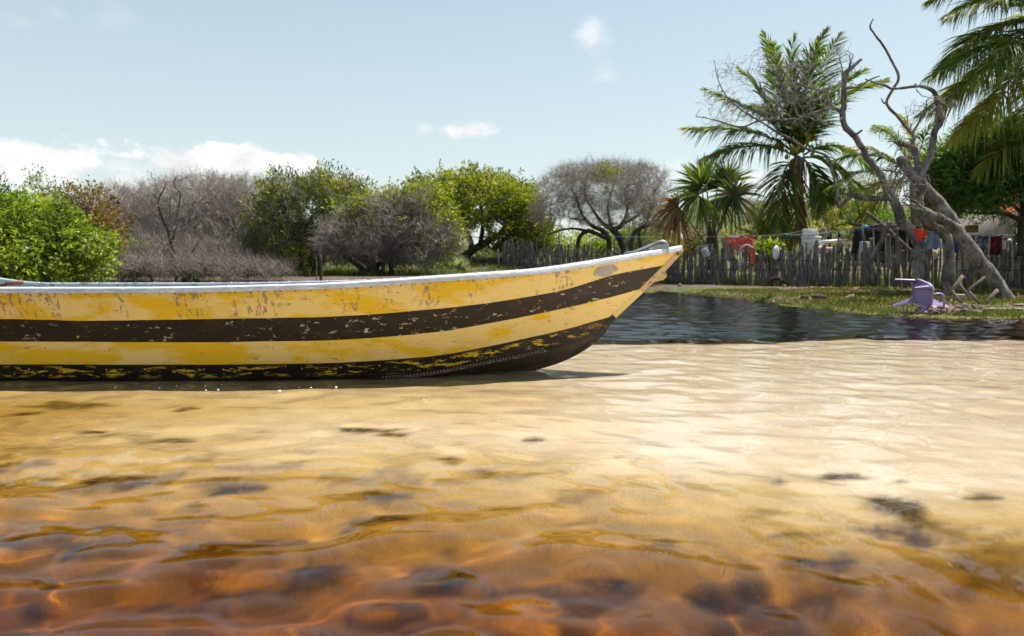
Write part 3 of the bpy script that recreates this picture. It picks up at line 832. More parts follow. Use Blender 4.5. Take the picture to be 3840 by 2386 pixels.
# ------------------------------------------------------------------ left: leafy bush beside the boat
def leafy(name, label, blobs, Y, rd, leafm, n_l, lsize, trunks=None, twigm='bark_dark', lv=(14, 90, 500), r=(.04, .02, .009), aspect=.5, per=8, spread=.06, shell=.55, cat='tree', group=None, up=.35, seed=0, top_light=True, needle=0, droop=0.0, bare=()):
    rng = np.random.default_rng(1000 + seed)
    b0 = blobs[0]
    base = on_ground(b0[0], Y)
    base[2] -= .03
    o = plant(name, label, base, group, cat)
    if trunks is None:
        trunks = []
        for k in range(3):
            q = base + np.array((rng.normal() * .25 * b0[2] * PXM(Y), rng.normal() * .2, 0)); c = W(b0[0] + rng.normal() * b0[2] * .4, b0[1] + b0[3] * .3, Y)
            P = catmull(np.array([q, q * .5 + c * .5 + rng.normal(size=3) * .08, c]), 8); trunks.append((P, np.linspace(r[0] * 1.6, r[0], 8)))
    g = Grow(trunks, rng)
    for n, rr, k in zip(lv, r, range(9)):
        P = g.level(crown_pts(blobs, n, Y, rd, .25 if k < 2 else shell, rng), rr, K=5, wob=.12, sides=5 if k == 0 else 4 if k == 1 else 3)
    wood = MB()
    for P_, R_ in trunks: wood.tubes(P_, R_, 7, .3)
    wood.build('trunk', MATS[twigm], o) if False else None
    mbt = MB()
    for P_, R_ in trunks: mbt.tubes(P_, R_, 8, .3, cap=True)
    mbt.build('trunk', MATS[twigm], o)
    br = MB(); g.mesh(br)
    if needle: needles(br, P, needle, .22, .004, rng)
    br.build('branches', MATS['twig_brown' if twigm == 'bark_dark' else 'twig_grey'], o)
    lf = MB()
    tips = np.concatenate([P[:, -1], P[:, -2]])
    nc = n_l // per
    C = tips[rng.permutation(np.arange(nc) % len(tips))] + rng.normal(size=(nc, 3)) * spread * 1.8
    for bx_ in bare:                       # holes in the foliage
        c_ = W(bx_[0], bx_[1], Y); rr_ = bx_[2] * PXM(Y); keep = ((C[:, 0] - c_[0]) ** 2 + (C[:, 2] - c_[2]) ** 2) > rr_ ** 2; C = C[keep]
    cen = np.mean(tips, 0)
    leaves(lf, C, per, spread, lsize, rng, aspect, up, cen, droop, rbias=np.clip(.48 + .75 * fbm(C[:, 0] * 2.2 + C[:, 1], C[:, 2] * 2.6 + C[:, 1] * .7, 3, 9) + rng.normal(size=len(C)) * .12, 0, 1))
    lf.build('crown', MATS[leafm], o)
    return o
def twiggy(name, label, blobs, Y, rd, lv=(12, 90, 560, 2900), r=(.05, .022, .010, .0052), mat='twig_grey', trunks=None, nl=(4, .30, .0042), cat='tree', group=None, seed=0, leaf=None, up=.8, bark='bark_dark'):
    rng = np.random.default_rng(2000 + seed)
    b0 = blobs[0]
    base = on_ground(b0[0], Y); base[2] -= .03
    if trunks is not None: base = np.array(trunks[0][0][0])
    o = plant(name, label, base, group, cat)
    if trunks is None:
        trunks = []
        for k in range(5):
            q = base + np.array((rng.normal() * .5 * b0[2] * PXM(Y), rng.normal() * .3, 0)); c = W(b0[0] + rng.normal() * b0[2] * .6, b0[1] + b0[3] * .5, Y)
            P = catmull(np.array([q, q * .5 + c * .5 + rng.normal(size=3) * .18, c]), 9); trunks.append((P, np.linspace(r[0] * 1.5, r[0], 9)))
    g = Grow(trunks, rng)
    for n, rr, k in zip(lv, r, range(9)):
        P = g.level(crown_pts(blobs, n, Y, rd, .15 if k < 2 else .35, rng), rr, K=5 if k < 3 else 4, wob=.13, sides=6 if k == 0 else 4 if k == 1 else 3, near=3)
    mbt = MB()
    for P_, R_ in trunks: mbt.tubes(P_, R_, 9, .3, cap=True)
    mbt.build('trunk', MATS[bark], o)
    br = MB(); g.mesh(br)
    if nl: needles(br, P, nl[0], nl[1], nl[2], rng, .75, up)
    br.build('branches', MATS[mat], o)
    if leaf:
        lb, lm, n, ls, asp = leaf
        lf = MB(); C = crown_pts(lb, n, Y, rd, .5, rng)
        leaves(lf, C, 7, .07, ls, rng, asp, .3, None, rbias=np.clip(.5 + rng.normal(size=len(C)) * .25, 0, 1)); lf.build('leaf_clumps', MATS[lm], o)
    return o
leafy('leafy_bush', 'bright green leafy bush beside the boat at the left edge', [(60, 910, 240, 150), (-230, 890, 330, 160), (215, 970, 170, 100), (330, 925, 85, 50), (130, 830, 110, 70), (30, 810, 80, 70)], 13.5, 1.3, 'leaf_lime', 32000, .078, lv=(16, 120, 900), per=8, spread=.055, aspect=.55, seed=1, cat='bush')
leafy('dark_shrub', 'dark green shrub with upright sprigs above the bright left bush', [(190, 735, 45, 55), (130, 690, 16, 40), (250, 745, 30, 40), (205, 820, 90, 80)], 19, .5, 'leaf_dark', 2600, .075, lv=(8, 40, 160), per=7, seed=2, aspect=.35, up=1.0, cat='shrub')
leafy('dark_shrub', 'dark leafy sprig top at the very left edge of the photo', [(-15, 720, 30, 40), (-60, 780, 90, 70)], 18, .5, 'leaf_olive', 1500, .08, lv=(6, 30, 120), per=6, seed=3, up=.8, cat='shrub')
leafy('rusty_shrub', 'rust and yellow leaved shrub between green bush and grey thicket', [(320, 770, 85, 60), (395, 835, 55, 60), (260, 740, 45, 35), (340, 900, 110, 100)], 18.5, .7, 'leaf_rust', 3600, .085, lv=(8, 60, 240), per=6, seed=4, cat='shrub')
# grey bare thicket, several bushes
TH = 'grey bare bushes of the thicket'
twiggy('bare_bush', 'grey leafless bush at the left end of the thicket, behind the rusty shrub', [(430, 820, 130, 120), (400, 900, 140, 130), (520, 800, 110, 105)], 25, 1.3, seed=1, group=TH, cat='bush')
twiggy('bare_bush', 'widest grey leafless bush, in the middle of the thicket', [(690, 790, 190, 125), (760, 760, 170, 105), (640, 900, 190, 130), (800, 900, 190, 130)], 24.5, 1.6, lv=(16, 130, 850, 4800), seed=2, group=TH, cat='bush')
twiggy('bare_bush', 'grey leafless bush at the right end of the thicket touching the olive tree', [(930, 790, 120, 130), (900, 900, 150, 130), (990, 920, 90, 110), (860, 730, 90, 65)], 25.5, 1.3, seed=3, group=TH, cat='bush')
twiggy('bare_bush', 'low tangled brown bush at the foot of the grey thicket', [(560, 960, 200, 75), (760, 970, 170, 65), (420, 980, 120, 60)], 22, .9, lv=(14, 90, 500, 1700), mat='twig_brown', seed=4, group=TH, cat='bush', leaf=([(540, 1015, 60, 22), (700, 1025, 40, 14), (500, 920, 60, 40)], 'leaf_fresh', 130, .08, .4))
twiggy('bare_bush', 'tangle of dead brown branches at the bank edge behind the boat', [(650, 1010, 170, 40), (860, 1015, 130, 34), (470, 1005, 110, 45), (1010, 1020, 90, 26)], 18.5, .8, lv=(16, 100, 500, 1500), r=(.03, .016, .008, .0045), mat='twig_brown', seed=14, group=TH, cat='bush', leaf=([(480, 1020, 50, 16), (760, 1035, 30, 8)], 'leaf_fresh', 70, .07, .4))
# small dark bare tree before the thicket
tr = [trace(p, 22) for p in (
    [(672, 1030, 21, 14), (667, 966, 21, 13), (641, 913, 21, 12), (630, 868, 21, 11), (603, 806, 20.9, 7), (593, 753, 20.8, 5), (617, 706, 20.8, 4), (622, 680, 20.8, 3)],
    [(648, 900, 21, 9), (657, 849, 21, 8), (668, 785, 21.1, 6), (676, 726, 21.1, 5), (652, 694, 21, 4), (664, 658, 21, 3)],
    [(634, 875, 21, 7), (636, 810, 21.2, 5), (640, 745, 21.2, 3)],
    [(690, 985, 21, 8), (730, 930, 20.7, 5), (745, 900, 20.7, 3)])]
twiggy('dark_bare_tree', 'slim dark bare tree with a few black leaf clusters before the grey thicket', [(635, 770, 80, 110), (700, 900, 60, 60)], 21, .6, lv=(14, 60, 160), r=(.016, .009, .005), mat='twig_brown', trunks=tr, nl=(2, .16, .0035), seed=5, leaf=([(588, 658, 6, 5), (560, 736, 12, 6), (606, 680, 5, 5), (585, 730, 14, 10), (668, 735, 5, 6), (622, 690, 5, 4), (586, 780, 6, 5)], 'bark_dark', 22, .05, .5))
# olive tree
leafy('olive_tree', 'tall olive green bushy tree right of the grey thicket', [(1150, 770, 190, 110), (1040, 850, 110, 120), (1290, 770, 110, 95), (1110, 940, 110, 90), (1230, 870, 110, 90), (1080, 720, 90, 65), (1230, 700, 120, 55)], 24, 1.7, 'leaf_olive', 20000, .12, lv=(18, 160, 1000), r=(.06, .025, .009), per=7, spread=.07, aspect=.30, up=.9, seed=6, needle=7, twigm='bark_grey')
leafy('pale_shrub', 'loose pale yellow leaved shrub low in front of the olive tree', [(1130, 960, 65, 45), (1010, 700, 50, 30), (1230, 690, 40, 25)], 23, .6, 'leaf_yellowgreen', 1400, .085, lv=(6, 30, 130), per=5, seed=7, cat='shrub')
# brown-grey tangled bush with green top
twiggy('tangled_bush', 'brown grey tangled bush between the olive tree and the round green tree', [(1360, 900, 160, 110), (1530, 900, 180, 115), (1480, 820, 150, 90), (1650, 900, 100, 80), (1260, 920, 70, 80), (1560, 780, 90, 60)], 22.5, 1.6, lv=(18, 120, 1000, 5200), r=(.055, .025, .010, .005), mat='twig_grey', seed=8, cat='bush', leaf=([(1370, 860, 130, 70), (1560, 850, 150, 80), (1660, 930, 60, 50)], 'leaf_yellowgreen', 330, .085, .45))
leafy('yellow_green_bush', 'yellow green leafy bush on top of the tangled grey bush', [(1440, 765, 120, 50), (1560, 750, 110, 55), (1655, 800, 55, 70), (1330, 785, 70, 40), (1700, 880, 40, 50)], 22.2, .9, 'leaf_yellowgreen', 7000, .095, lv=(10, 90, 520), per=7, seed=9, cat='bush')
# round green tree
trk = [trace(p, 14) for p in ([(1740, 965, 34, 34), (1770, 940, 34, 30), (1830, 905, 34, 26), (1900, 860, 34, 18), (1940, 800, 34, 12)], [(1770, 940, 34, 24), (1760, 890, 34, 20), (1720, 820, 34, 14), (1680, 760, 34, 10)], [(1800, 920, 34, 20), (1810, 850, 34.3, 16), (1800, 760, 34.5, 10)])]
leafy('round_tree', 'broad rounded yellow green tree behind the boat', [(1800, 750, 215, 80), (1640, 715, 115, 55), (1790, 690, 120, 52), (1930, 770, 100, 75), (1980, 850, 85, 85), (1620, 790, 80, 70), (1900, 890, 110, 60), (1700, 820, 90, 70), (2040, 900, 40, 60), (1660, 880, 70, 50), (1960, 930, 90, 40), (1800, 840, 150, 60)], 34, 2.6, 'leaf_yellowgreen', 44000, .135, trunks=trk, lv=(24, 200, 1500), r=(.09, .04, .014), per=8, spread=.085, shell=.7, seed=10, needle=3, bare=((1800, 880, 38), (1740, 870, 30), (1870, 845, 28), (1690, 870, 25), (1800, 790, 22)))
# bare spreading tree with arched trunks
trk = [trace(p, 16) for p in (
    [(2164, 1000, 32, 17), (2165, 945, 32, 16), (2169, 902, 32, 16), (2182, 879, 32, 16), (2205, 866, 32, 17), (2244, 880, 32, 16), (2274, 893, 32, 18)],
    [(2281, 1010, 32, 18), (2283, 950, 32, 18), (2284, 908, 32, 20), (2278, 885, 32, 22), (2255, 862, 32, 18), (2215, 845, 32, 14), (2180, 800, 31.8, 10), (2165, 750, 31.6, 9), (2150, 720, 31.5, 6)],
    [(2340, 1010, 32.3, 26), (2336, 945, 32.3, 26), (2331, 912, 32.3, 25), (2317, 882, 32.3, 24), (2294, 858, 32.3, 22), (2262, 840, 32.2, 15), (2225, 790, 32, 10), (2195, 740, 32, 8), (2195, 690, 32, 6)],
    [(2300, 862, 32.3, 20), (2330, 845, 32.5, 16), (2350, 800, 32.6, 10), (2352, 750, 32.6, 9), (2345, 710, 32.6, 7), (2370, 690, 32.6, 6), (2400, 695, 32.6, 5)],
    [(2205, 868, 32, 12), (2160, 858, 31.8, 9), (2110, 862, 31.7, 8), (2055, 880, 31.6, 5)],
    [(2294, 858, 32.2, 18), (2285, 820, 32.4, 12), (2280, 770, 32.5, 9), (2300, 700, 32.5, 6)],
    [(2330, 845, 32.5, 12), (2400, 800, 32.7, 9), (2430, 750, 32.7, 7), (2470, 700, 32.8, 5)])]
twiggy('bare_spreading_tree', 'leafless grey tree with arched dark trunks and a wide flat crown', [(2250, 700, 215, 88), (2110, 720, 110, 85), (2410, 710, 120, 88), (2050, 800, 70, 50), (2280, 800, 170, 65), (2200, 655, 130, 40), (2330, 650, 130, 40)], 32, 2.4, lv=(26, 180, 1000, 4600), r=(.06, .026, .011, .0055), trunks=trk, nl=(4, .30, .0042), seed=11, leaf=([(2250, 652, 32, 20), (2290, 660, 26, 16), (2240, 640, 16, 10), (2270, 720, 12, 9)], 'leaf_yellowgreen', 170, .1, .5), up=.9)
trk = [trace(p, 14) for p in (
    [(2362, 1000, 30.5, 19), (2364, 940, 30.5, 18), (2369, 899, 30.5, 17), (2382, 868, 30.5, 16), (2409, 852, 30.5, 14), (2440, 845, 30.5, 10), (2480, 850, 30.4, 7), (2530, 868, 30.3, 4)],
    [(2402, 990, 30.4, 13), (2402, 930, 30.4, 12), (2396, 892, 30.4, 12), (2398, 868, 30.4, 10), (2430, 820, 30.5, 7), (2440, 760, 30.5, 5)])]
twiggy('bare_small_tree', 'small grey tree on two bent dark stems right of the spreading tree', [(2470, 815, 90, 60), (2520, 840, 60, 40), (2440, 770, 60, 50)], 30.4, 1.0, lv=(10, 60, 300, 1000), r=(.04, .018, .008, .004), trunks=trk, nl=(3, .22, .0035), seed=12, leaf=([(2450, 800, 70, 50), (2500, 860, 60, 25)], 'leaf_olive', 150, .08, .45))
# ------------------------------------------------------------------ palms
def frond(parent, pts, Y, mat, Lmax=.75, n=46, name='frond', lw=.030, rr=.016, droop=.35, seed=0, dz=(0, 0, 0), fold=.55, gap=0.0, tone=None):
    """coconut frond: rachis through photo points at depth Y (+dz drift to the tip), leaflets both sides"""
    rng = np.random.default_rng(3000 + seed)
    k = len(pts)
    ctl = np.array([W(p[0], p[1], Y) + np.array(dz) * (i / (k - 1)) ** 1.3 for i, p in enumerate(pts)])
    C = catmull(ctl, 28)
    b = MB()
    b.tubes(C, np.linspace(rr, rr * .18, 28), 5, .85)
    T = np.gradient(C, axis=0); T /= np.linalg.norm(T, axis=1, keepdims=True)
    up = np.array((0, -.35, 1.0))
    S = np.cross(T, up); S /= np.linalg.norm(S, axis=1, keepdims=True) + 1e-6
    N = np.cross(S, T)
    total = np.linalg.norm(np.diff(C, axis=0), axis=1).sum()
    u = np.linspace(.10, .995, n) + rng.normal(size=n) * .004
    u = np.clip(np.concatenate([u, u]), 0, .999); sd = np.repeat([1, -1], n)
    if gap: keep = rng.random(len(u)) > gap; u, sd = u[keep], sd[keep]
    m_ = len(u)
    a = u * 27; i = np.clip(a.astype(int), 0, 26); f = (a - i)[:, None]
    ip = lambda A: A[i] * (1 - f) + A[i + 1] * f
    P0, t_, s_, n_ = ip(C), ip(T), ip(S), ip(N)
    L = Lmax * np.clip(np.sin(np.pi * (u * .82 + .16)) ** .75, .2, 1) * (.8 + .4 * rng.random(m_))
    ang = np.radians(62 - 38 * u) + rng.normal(size=m_) * .10
    d = s_ * (np.sin(ang) * sd * 1.0)[:, None] + t_ * np.cos(ang)[:, None] + n_ * (fold - .5 * u + rng.normal(size=m_) * .16)[:, None] * .55
    d /= np.linalg.norm(d, axis=1, keepdims=True)
    g = np.array((0, 0, -1.0))
    dr = droop * (.5 + rng.random(m_))[:, None]
    w = lw * (.7 + .5 * rng.random(m_))[:, None]
    side = np.cross(d, g); side /= np.linalg.norm(side, axis=1, keepdims=True) + 1e-6
    side = side * .7 + np.cross(d, side) * rng.normal(size=m_)[:, None] * .6
    rows = []
    for tt, wf in ((0, .35), (.3, 1.0), (.65, .75), (1.0, .06)):
        c = P0 + d * L[:, None] * tt + g * dr * L[:, None] * tt ** 2.2
        rows += [c - side * w * wf * .5, c + side * w * wf * .5]
    V = np.stack(rows, 1).reshape(-1, 3)
    q = np.array([(0, 1, 3, 2), (2, 3, 5, 4), (4, 5, 7, 6)])
    F = (np.arange(m_)[:, None, None] * 8 + q[None]).reshape(-1, 4)
    base = rng.random(m_) * .6 + .15 + (.25 * (u > .9)) if tone is None else np.clip(tone + rng.normal(size=m_) * .18, 0, 1)
    b.add(V, F, np.repeat(base, 8))
    return b.build(name, MATS[mat], parent)
def coconut(parent, px, py, Y, r=.085, mat='coconut_gold'):
    b = MB().lathe([(.001, -r), (r * .55, -r * .8), (r * .9, -r * .2), (r * .85, r * .4), (r * .45, r * .95), (.001, r * 1.15)], W(px, py, Y), 10)
    return b.build('coconut', MATS[mat], parent)
nmat('coconut_gold', (.34, .24, .03), (.22, .22, .03), 9, .5, .3, .1)
nmat('coconut_husk', (.17, .115, .08), (.30, .23, .18), 14, .95, .1, .8, .01, c3=(.08, .05, .035))
nmat('fibre', (.16, .10, .06), (.26, .18, .11), 18, .95, .05, .9, .01, (1, 1, .3))
# tall coconut palm behind the fence
YP = 28.0
P_, R_ = trace([(3028, 1010, YP, 44), (3024, 950, YP, 41), (3008, 860, YP, 38), (2994, 740, YP, 36), (2988, 650, YP, 36), (2996, 590, YP, 34)], 60)
R_ = R_ * (1 + .07 * np.abs(np.sin(np.arange(60) * 1.05)))
palm = plant('coconut_palm', 'coconut palm bearing yellow nuts behind the fence, bare branches before it', P_[0], cat='palm tree')
MB().tubes(P_, R_, 12, cap=True).build('trunk', MATS['bark_palm'], palm)
FR = [([(2996, 575), (2900, 440), (2820, 320), (2757, 268)], 0, (0, -.4, 0)), ([(2990, 580), (2890, 470), (2760, 400), (2620, 350)], 1, (0, -.8, 0)),
      ([(2990, 582), (2900, 525), (2760, 488), (2562, 484)], 2, (0, -.2, 0)), ([(2990, 588), (2900, 560), (2780, 560), (2615, 606)], 3, (0, -.9, 0)),
      ([(3000, 570), (2960, 400), (2905, 220), (2866, 110)], 4, (0, .2, 0)), ([(3000, 570), (2985, 400), (2955, 230), (2962, 150)], 5, (0, -.5, 0)),
      ([(3005, 570), (3012, 380), (3040, 220), (3092, 115)], 6, (0, -.2, 0)), ([(3008, 572), (3050, 400), (3100, 230), (3176, 110)], 7, (0, .4, 0)),
      ([(3010, 575), (3080, 450), (3180, 345), (3340, 288)], 8, (0, .3, 0)), ([(3012, 582), (3090, 545), (3200, 560), (3300, 625)], 9, (0, .5, 0)),
      ([(3010, 590), (3070, 600), (3170, 680), (3250, 800)], 10, (0, -.6, 0)), ([(2988, 592), (2935, 640), (2905, 740), (2885, 860)], 11, (0, -.9, 0)),
      ([(2996, 575), (2930, 380), (2880, 250), (2850, 200)], 13, (0, -1.4, 0)), ([(3002, 572), (3000, 400), (3010, 280), (3020, 190)], 14, (0, -1.2, 0)),
      ([(3002, 572), (3060, 420), (3130, 330), (3170, 300)], 15, (0, -1.5, 0)), ([(2996, 575), (2950, 450), (2900, 380), (2870, 360)], 16, (0, 1.5, 0)), ([(3002, 572), (3040, 450), (3070, 380), (3110, 350)], 17, (0, 1.6, 0)),
      ([(3008, 590), (3040, 640), (3060, 700), (3066, 760)], 18, (0, -.8, 0)), ([(2996, 578), (2960, 480), (2935, 330), (2925, 200)], 19, (0, .9, 0))]
for pts, sd, dz in FR:
    up_ = pts[-1][1] < 330
    frond(palm, pts, YP, 'palm_green', 1.15 if up_ else 1.2, 84, seed=sd, dz=dz, droop=.30 if up_ else .55, rr=.04, lw=.062)
tag(frond(palm, [(2985, 600), (2980, 680), (2990, 760), (2996, 900)], YP - .4, 'palm_dry', .9, 60, 'dry_frond', .06, .03, .9, 30, fold=-.1), 'dead brown frond hanging along the palm trunk')
frond(palm, [(2980, 610), (2950, 660), (2930, 720), (2945, 800)], YP - .3, 'palm_dry', .6, 40, 'dry_frond', .05, .03, .9, 31, fold=-.1)
for i, (x, y) in enumerate([(3022, 506), (3036, 512), (3050, 506), (3030, 522), (3044, 524), (3026, 535), (3052, 518), (2966, 556), (2976, 560), (2985, 566), (2992, 556), (2970, 568), (2912, 545), (2920, 540), (2928, 552), (3046, 580), (2950, 590)]):
    coconut(palm, x, y, YP - .35 + .05 * (i % 3))
hb = MB()
for k in range(14):
    a = k * 2.4; q = W(2990, 600, YP) + np.array((.20 * math.cos(a), .20 * math.sin(a), 0))
    hb.tubes(np.array([W(2994, 585, YP), q, q + np.array((.1 * math.cos(a), .1 * math.sin(a), -.5 - .3 * (k % 3)))]), np.array([.03, .035, .008]), 5, .5)
hb.build('fibre_sheath', MATS['fibre'], palm)
# palm leaning in at the top right corner, trunk outside the photo
YB = 16.5
P_, R_ = trace([(4150, 1150, YB, 70), (4120, 900, YB, 60), (4060, 600, YB, 54), (4010, 300, YB, 50), (3990, 120, YB, 46)], 50)
bp = plant('coconut_palm', 'big palm whose fronds sweep in from the top right corner', P_[0], cat='palm tree')
MB().tubes(P_, R_ * (1 + .06 * np.abs(np.sin(np.arange(50)))), 12, cap=True).build('trunk', MATS['bark_palm'], bp)
BF = [([(3990, 90), (3820, 0), (3620, -40), (3482, 8)], 0), ([(3990, 95), (3850, 40), (3660, 25), (3500, 92)], -.5), ([(3990, 100), (3850, 85), (3650, 140), (3488, 270)], -.3),
      ([(3985, 110), (3850, 130), (3630, 215), (3398, 330)], -.8), ([(3985, 120), (3850, 190), (3650, 290), (3425, 440)], -.2), ([(3985, 130), (3880, 230), (3700, 380), (3470, 560)], -.9),
      ([(3985, 140), (3910, 290), (3800, 470), (3612, 668)], -.5), ([(3990, 150), (3940, 330), (3880, 480), (3800, 640)], -1.0), ([(3990, 90), (3900, -120), (3750, -260), (3600, -300)], .3),
      ([(3995, 90), (3980, -150), (3950, -350), (3900, -420)], .3), ([(4000, 95), (4150, -60), (4320, -80), (4480, 30)], 0), ([(4000, 110), (4180, 120), (4350, 230), (4450, 420)], -.4), ([(4000, 120), (4120, 250), (4200, 430), (4230, 620)], .5),
      ([(3985, 105), (3860, 60), (3740, 110), (3600, 230)], .9), ([(3985, 115), (3870, 150), (3740, 240), (3560, 400)], .7), ([(3985, 125), (3900, 200), (3800, 320), (3680, 480)], .6), ([(3990, 100), (3880, 20), (3760, -10), (3640, 60)], -.9), ([(3985, 110), (3840, 170), (3700, 200), (3520, 380)], -1.3)]
for i, (pts, dy) in enumerate(BF):
    frond(bp, pts, YB + .0, 'palm_yellow' if i in (5, 14) else 'palm_green', .80, 120, seed=50 + i, dz=(0, dy, 0), droop=.5, rr=.026, lw=.034, tone=.75 if i in (4, 6, 13, 15) else None)
# palm behind the dead trees
YM = 26.5
P_, R_ = trace([(3440, 985, YM, 40), (3440, 880, YM, 38), (3432, 760, YM, 36), (3428, 660, YM, 34)], 30)
mp = plant('coconut_palm', 'small palm with yellowing lower fronds behind the leaning dead trunks', P_[0], cat='palm tree')
MB().tubes(P_, R_, 10, cap=True).build('trunk', MATS['bark_palm'], mp)
for i, (pts, mt) in enumerate([([(3428, 650), (3370, 560), (3310, 500), (3245, 492)], 'palm_green'), ([(3428, 645), (3390, 550), (3350, 480), (3305, 460)], 'palm_green'), ([(3430, 640), (3420, 540), (3400, 460), (3372, 430)], 'palm_yellow'), ([(3432, 640), (3450, 540), (3470, 480), (3500, 440)], 'palm_green'),
        ([(3425, 655), (3340, 600), (3250, 575), (3130, 600)], 'palm_green'), ([(3425, 665), (3330, 640), (3220, 650), (3100, 710)], 'palm_green'), ([(3425, 675), (3330, 690), (3220, 720), (3090, 800)], 'palm_yellow'), ([(3425, 670), (3360, 700), (3290, 760), (3230, 850)], 'palm_yellow'),
        ([(3435, 660), (3500, 600), (3560, 570), (3620, 590)], 'palm_green'), ([(3435, 670), (3490, 660), (3540, 700), (3570, 780)], 'palm_green'), ([(3428, 660), (3380, 620), (3300, 560), (3200, 545)], 'palm_yellow')]):
    frond(mp, pts, YM, mt, .85, 52, seed=80 + i, dz=(0, (-.6, .5, 0)[i % 3], 0), droop=.6, rr=.03, lw=.05)
# young palms in the yard
def young(name, label, root, tips, Y, mat, seed, L=.5, group=None):
    b = W(*root, Y); b[2] = gz(b[0], Y)
    o = plant(name, label, b, group, 'palm tree')
    for i, tip in enumerate(tips):
        mid = ((root[0] * .55 + tip[0] * .45), (root[1] * .35 + tip[1] * .65))
        frond(o, [root, mid, tip], Y, mat if not isinstance(mat, list) else mat[i % len(mat)], L, 30, seed=seed + i, dz=(0, (-.4, .3, 0, -.2)[i % 4], 0), droop=.35, rr=.02, lw=.04)
    return o
young('young_palm', 'bright yellow green young palm right of the red cloth', (2862, 935), [(2786, 800), (2828, 788), (2862, 800), (2905, 812), (2796, 868), (2930, 870), (2760, 850), (2850, 830)], 27.5, 'palm_yellow', 120, .5)
young('young_palm', 'yellow and brown young palm left of the fan palm', (2596, 965), [(2500, 905), (2528, 866), (2570, 845), (2610, 840), (2650, 870), (2670, 905), (2520, 940), (2626, 850)], 28.0, ['palm_yellow', 'palm_yellow', 'palm_dry'], 140, .5)
young('young_palm', 'yellow green young palm glimpsed right of the fan palm trunk', (2735, 950), [(2690, 850), (2745, 845), (2776, 870), (2700, 890)], 29.5, 'palm_yellow', 160, .45)
young('young_palm', 'pale green young palm low on the slope between tub and hut', (3110, 880), [(3030, 850), (3060, 825), (3105, 805), (3150, 830), (3180, 850), (3070, 860)], 34, 'palm_yellow', 170, .55)
# fan palm
YF = 25.7
P_, R_ = trace([(2672, 1010, YF, 56), (2670, 960, YF, 52), (2670, 915, YF, 46), (2668, 870, YF, 34), (2666, 845, YF, 20)], 20)
fp = plant('fan_palm', 'fan palm with one dead brown leaf hanging at its left', P_[0], cat='palm tree')
MB().tubes(P_, R_, 10, cap=True).build('trunk', MATS['bark_dark'], fp)
nmat('petiole', (.13, .16, .05), (.20, .21, .08), 8, .6, .3, .2)
def fan_leaf(hub, pet, a0, a1, r, Y, mat, n=38, droop=.25, dy=-.25, seed=0, cup=.0, label=None):
    n = int(n * 1.5)
    rng = np.random.default_rng(4000 + seed)
    h = W(*hub, Y)
    C = catmull(np.array([W(*p, YF) for p in pet] + [h]), 18)
    q = MB().tubes(C, np.linspace(.036, .020, 18), 6).build('leaf_stalk', MATS['petiole'], fp)
    b = MB(); rm = r * PXM(Y)
    for i in range(n):
        a = math.radians(a0 + (a1 - a0) * i / (n - 1)) + rng.normal() * .03
        d = np.array((math.cos(a), dy + rng.normal() * .18, math.sin(a))); d /= np.linalg.norm(d)
        L = rm * (.85 + .42 * rng.random()); w = .020 + .011 * rng.random()
        sd = np.cross(d, (0, 1, 0)); sd /= np.linalg.norm(sd) + 1e-6
        sd = sd * .8 + np.array((0, 1, 0)) * rng.normal() * .7; sd /= np.linalg.norm(sd)
        dr = droop * (.6 + .8 * rng.random())
        rows = []
        for tt, wf in ((0, .6), (.3, 1.1), (.6, .9), (.82, .6), (1, .1)):
            c = h + d * L * tt + np.array((0, 0, -1)) * dr * L * tt ** 2.4
            rows += [c - sd * w * wf, c + sd * w * wf]
        b.add(np.array(rows), [(0, 1, 3, 2), (2, 3, 5, 4), (4, 5, 7, 6), (6, 7, 9, 8)], float(np.clip(rng.normal(.42, .25), 0, 1)))
    o = b.build('fan_leaf', MATS[mat], fp)
    if label: o['label'] = label
fan_leaf((2752, 730), [(2676, 905), (2705, 840)], -150, 195, 112, YF - .5, 'palm_mix', 54, .30, -.15, 1)
fan_leaf((2630, 700), [(2660, 900), (2650, 820)], 60, 235, 112, YF - .3, 'palm_green', 40, .18, -.1, 2)
fan_leaf((2622, 735), [(2662, 905), (2655, 850)], 150, 330, 100, YF - .6, 'palm_green', 36, .35, -.3, 3)
fan_leaf((2725, 690), [(2676, 890), (2690, 800)], 20, 165, 102, YF + .2, 'palm_green', 38, .15, .1, 4)
fan_leaf((2690, 705), [(2670, 880), (2676, 800)], 30, 190, 95, YF + .5, 'palm_mix', 34, .2, .3, 5)
fan_leaf((2700, 740), [(2672, 890), (2680, 820)], -160, 10, 95, YF + .3, 'palm_mix', 34, .35, .2, 7)
fan_leaf((2648, 690), [(2664, 890), (2660, 800)], 70, 150, 108, YF + .1, 'palm_mix', 26, .12, .2, 8)
fan_leaf((2543, 777), [(2664, 935), (2620, 880), (2575, 815)], 85, 300, 104, YF - .6, 'palm_dry', 56, .6, -.2, 6, label='dead brown fan leaf drooping at the left of the palm')
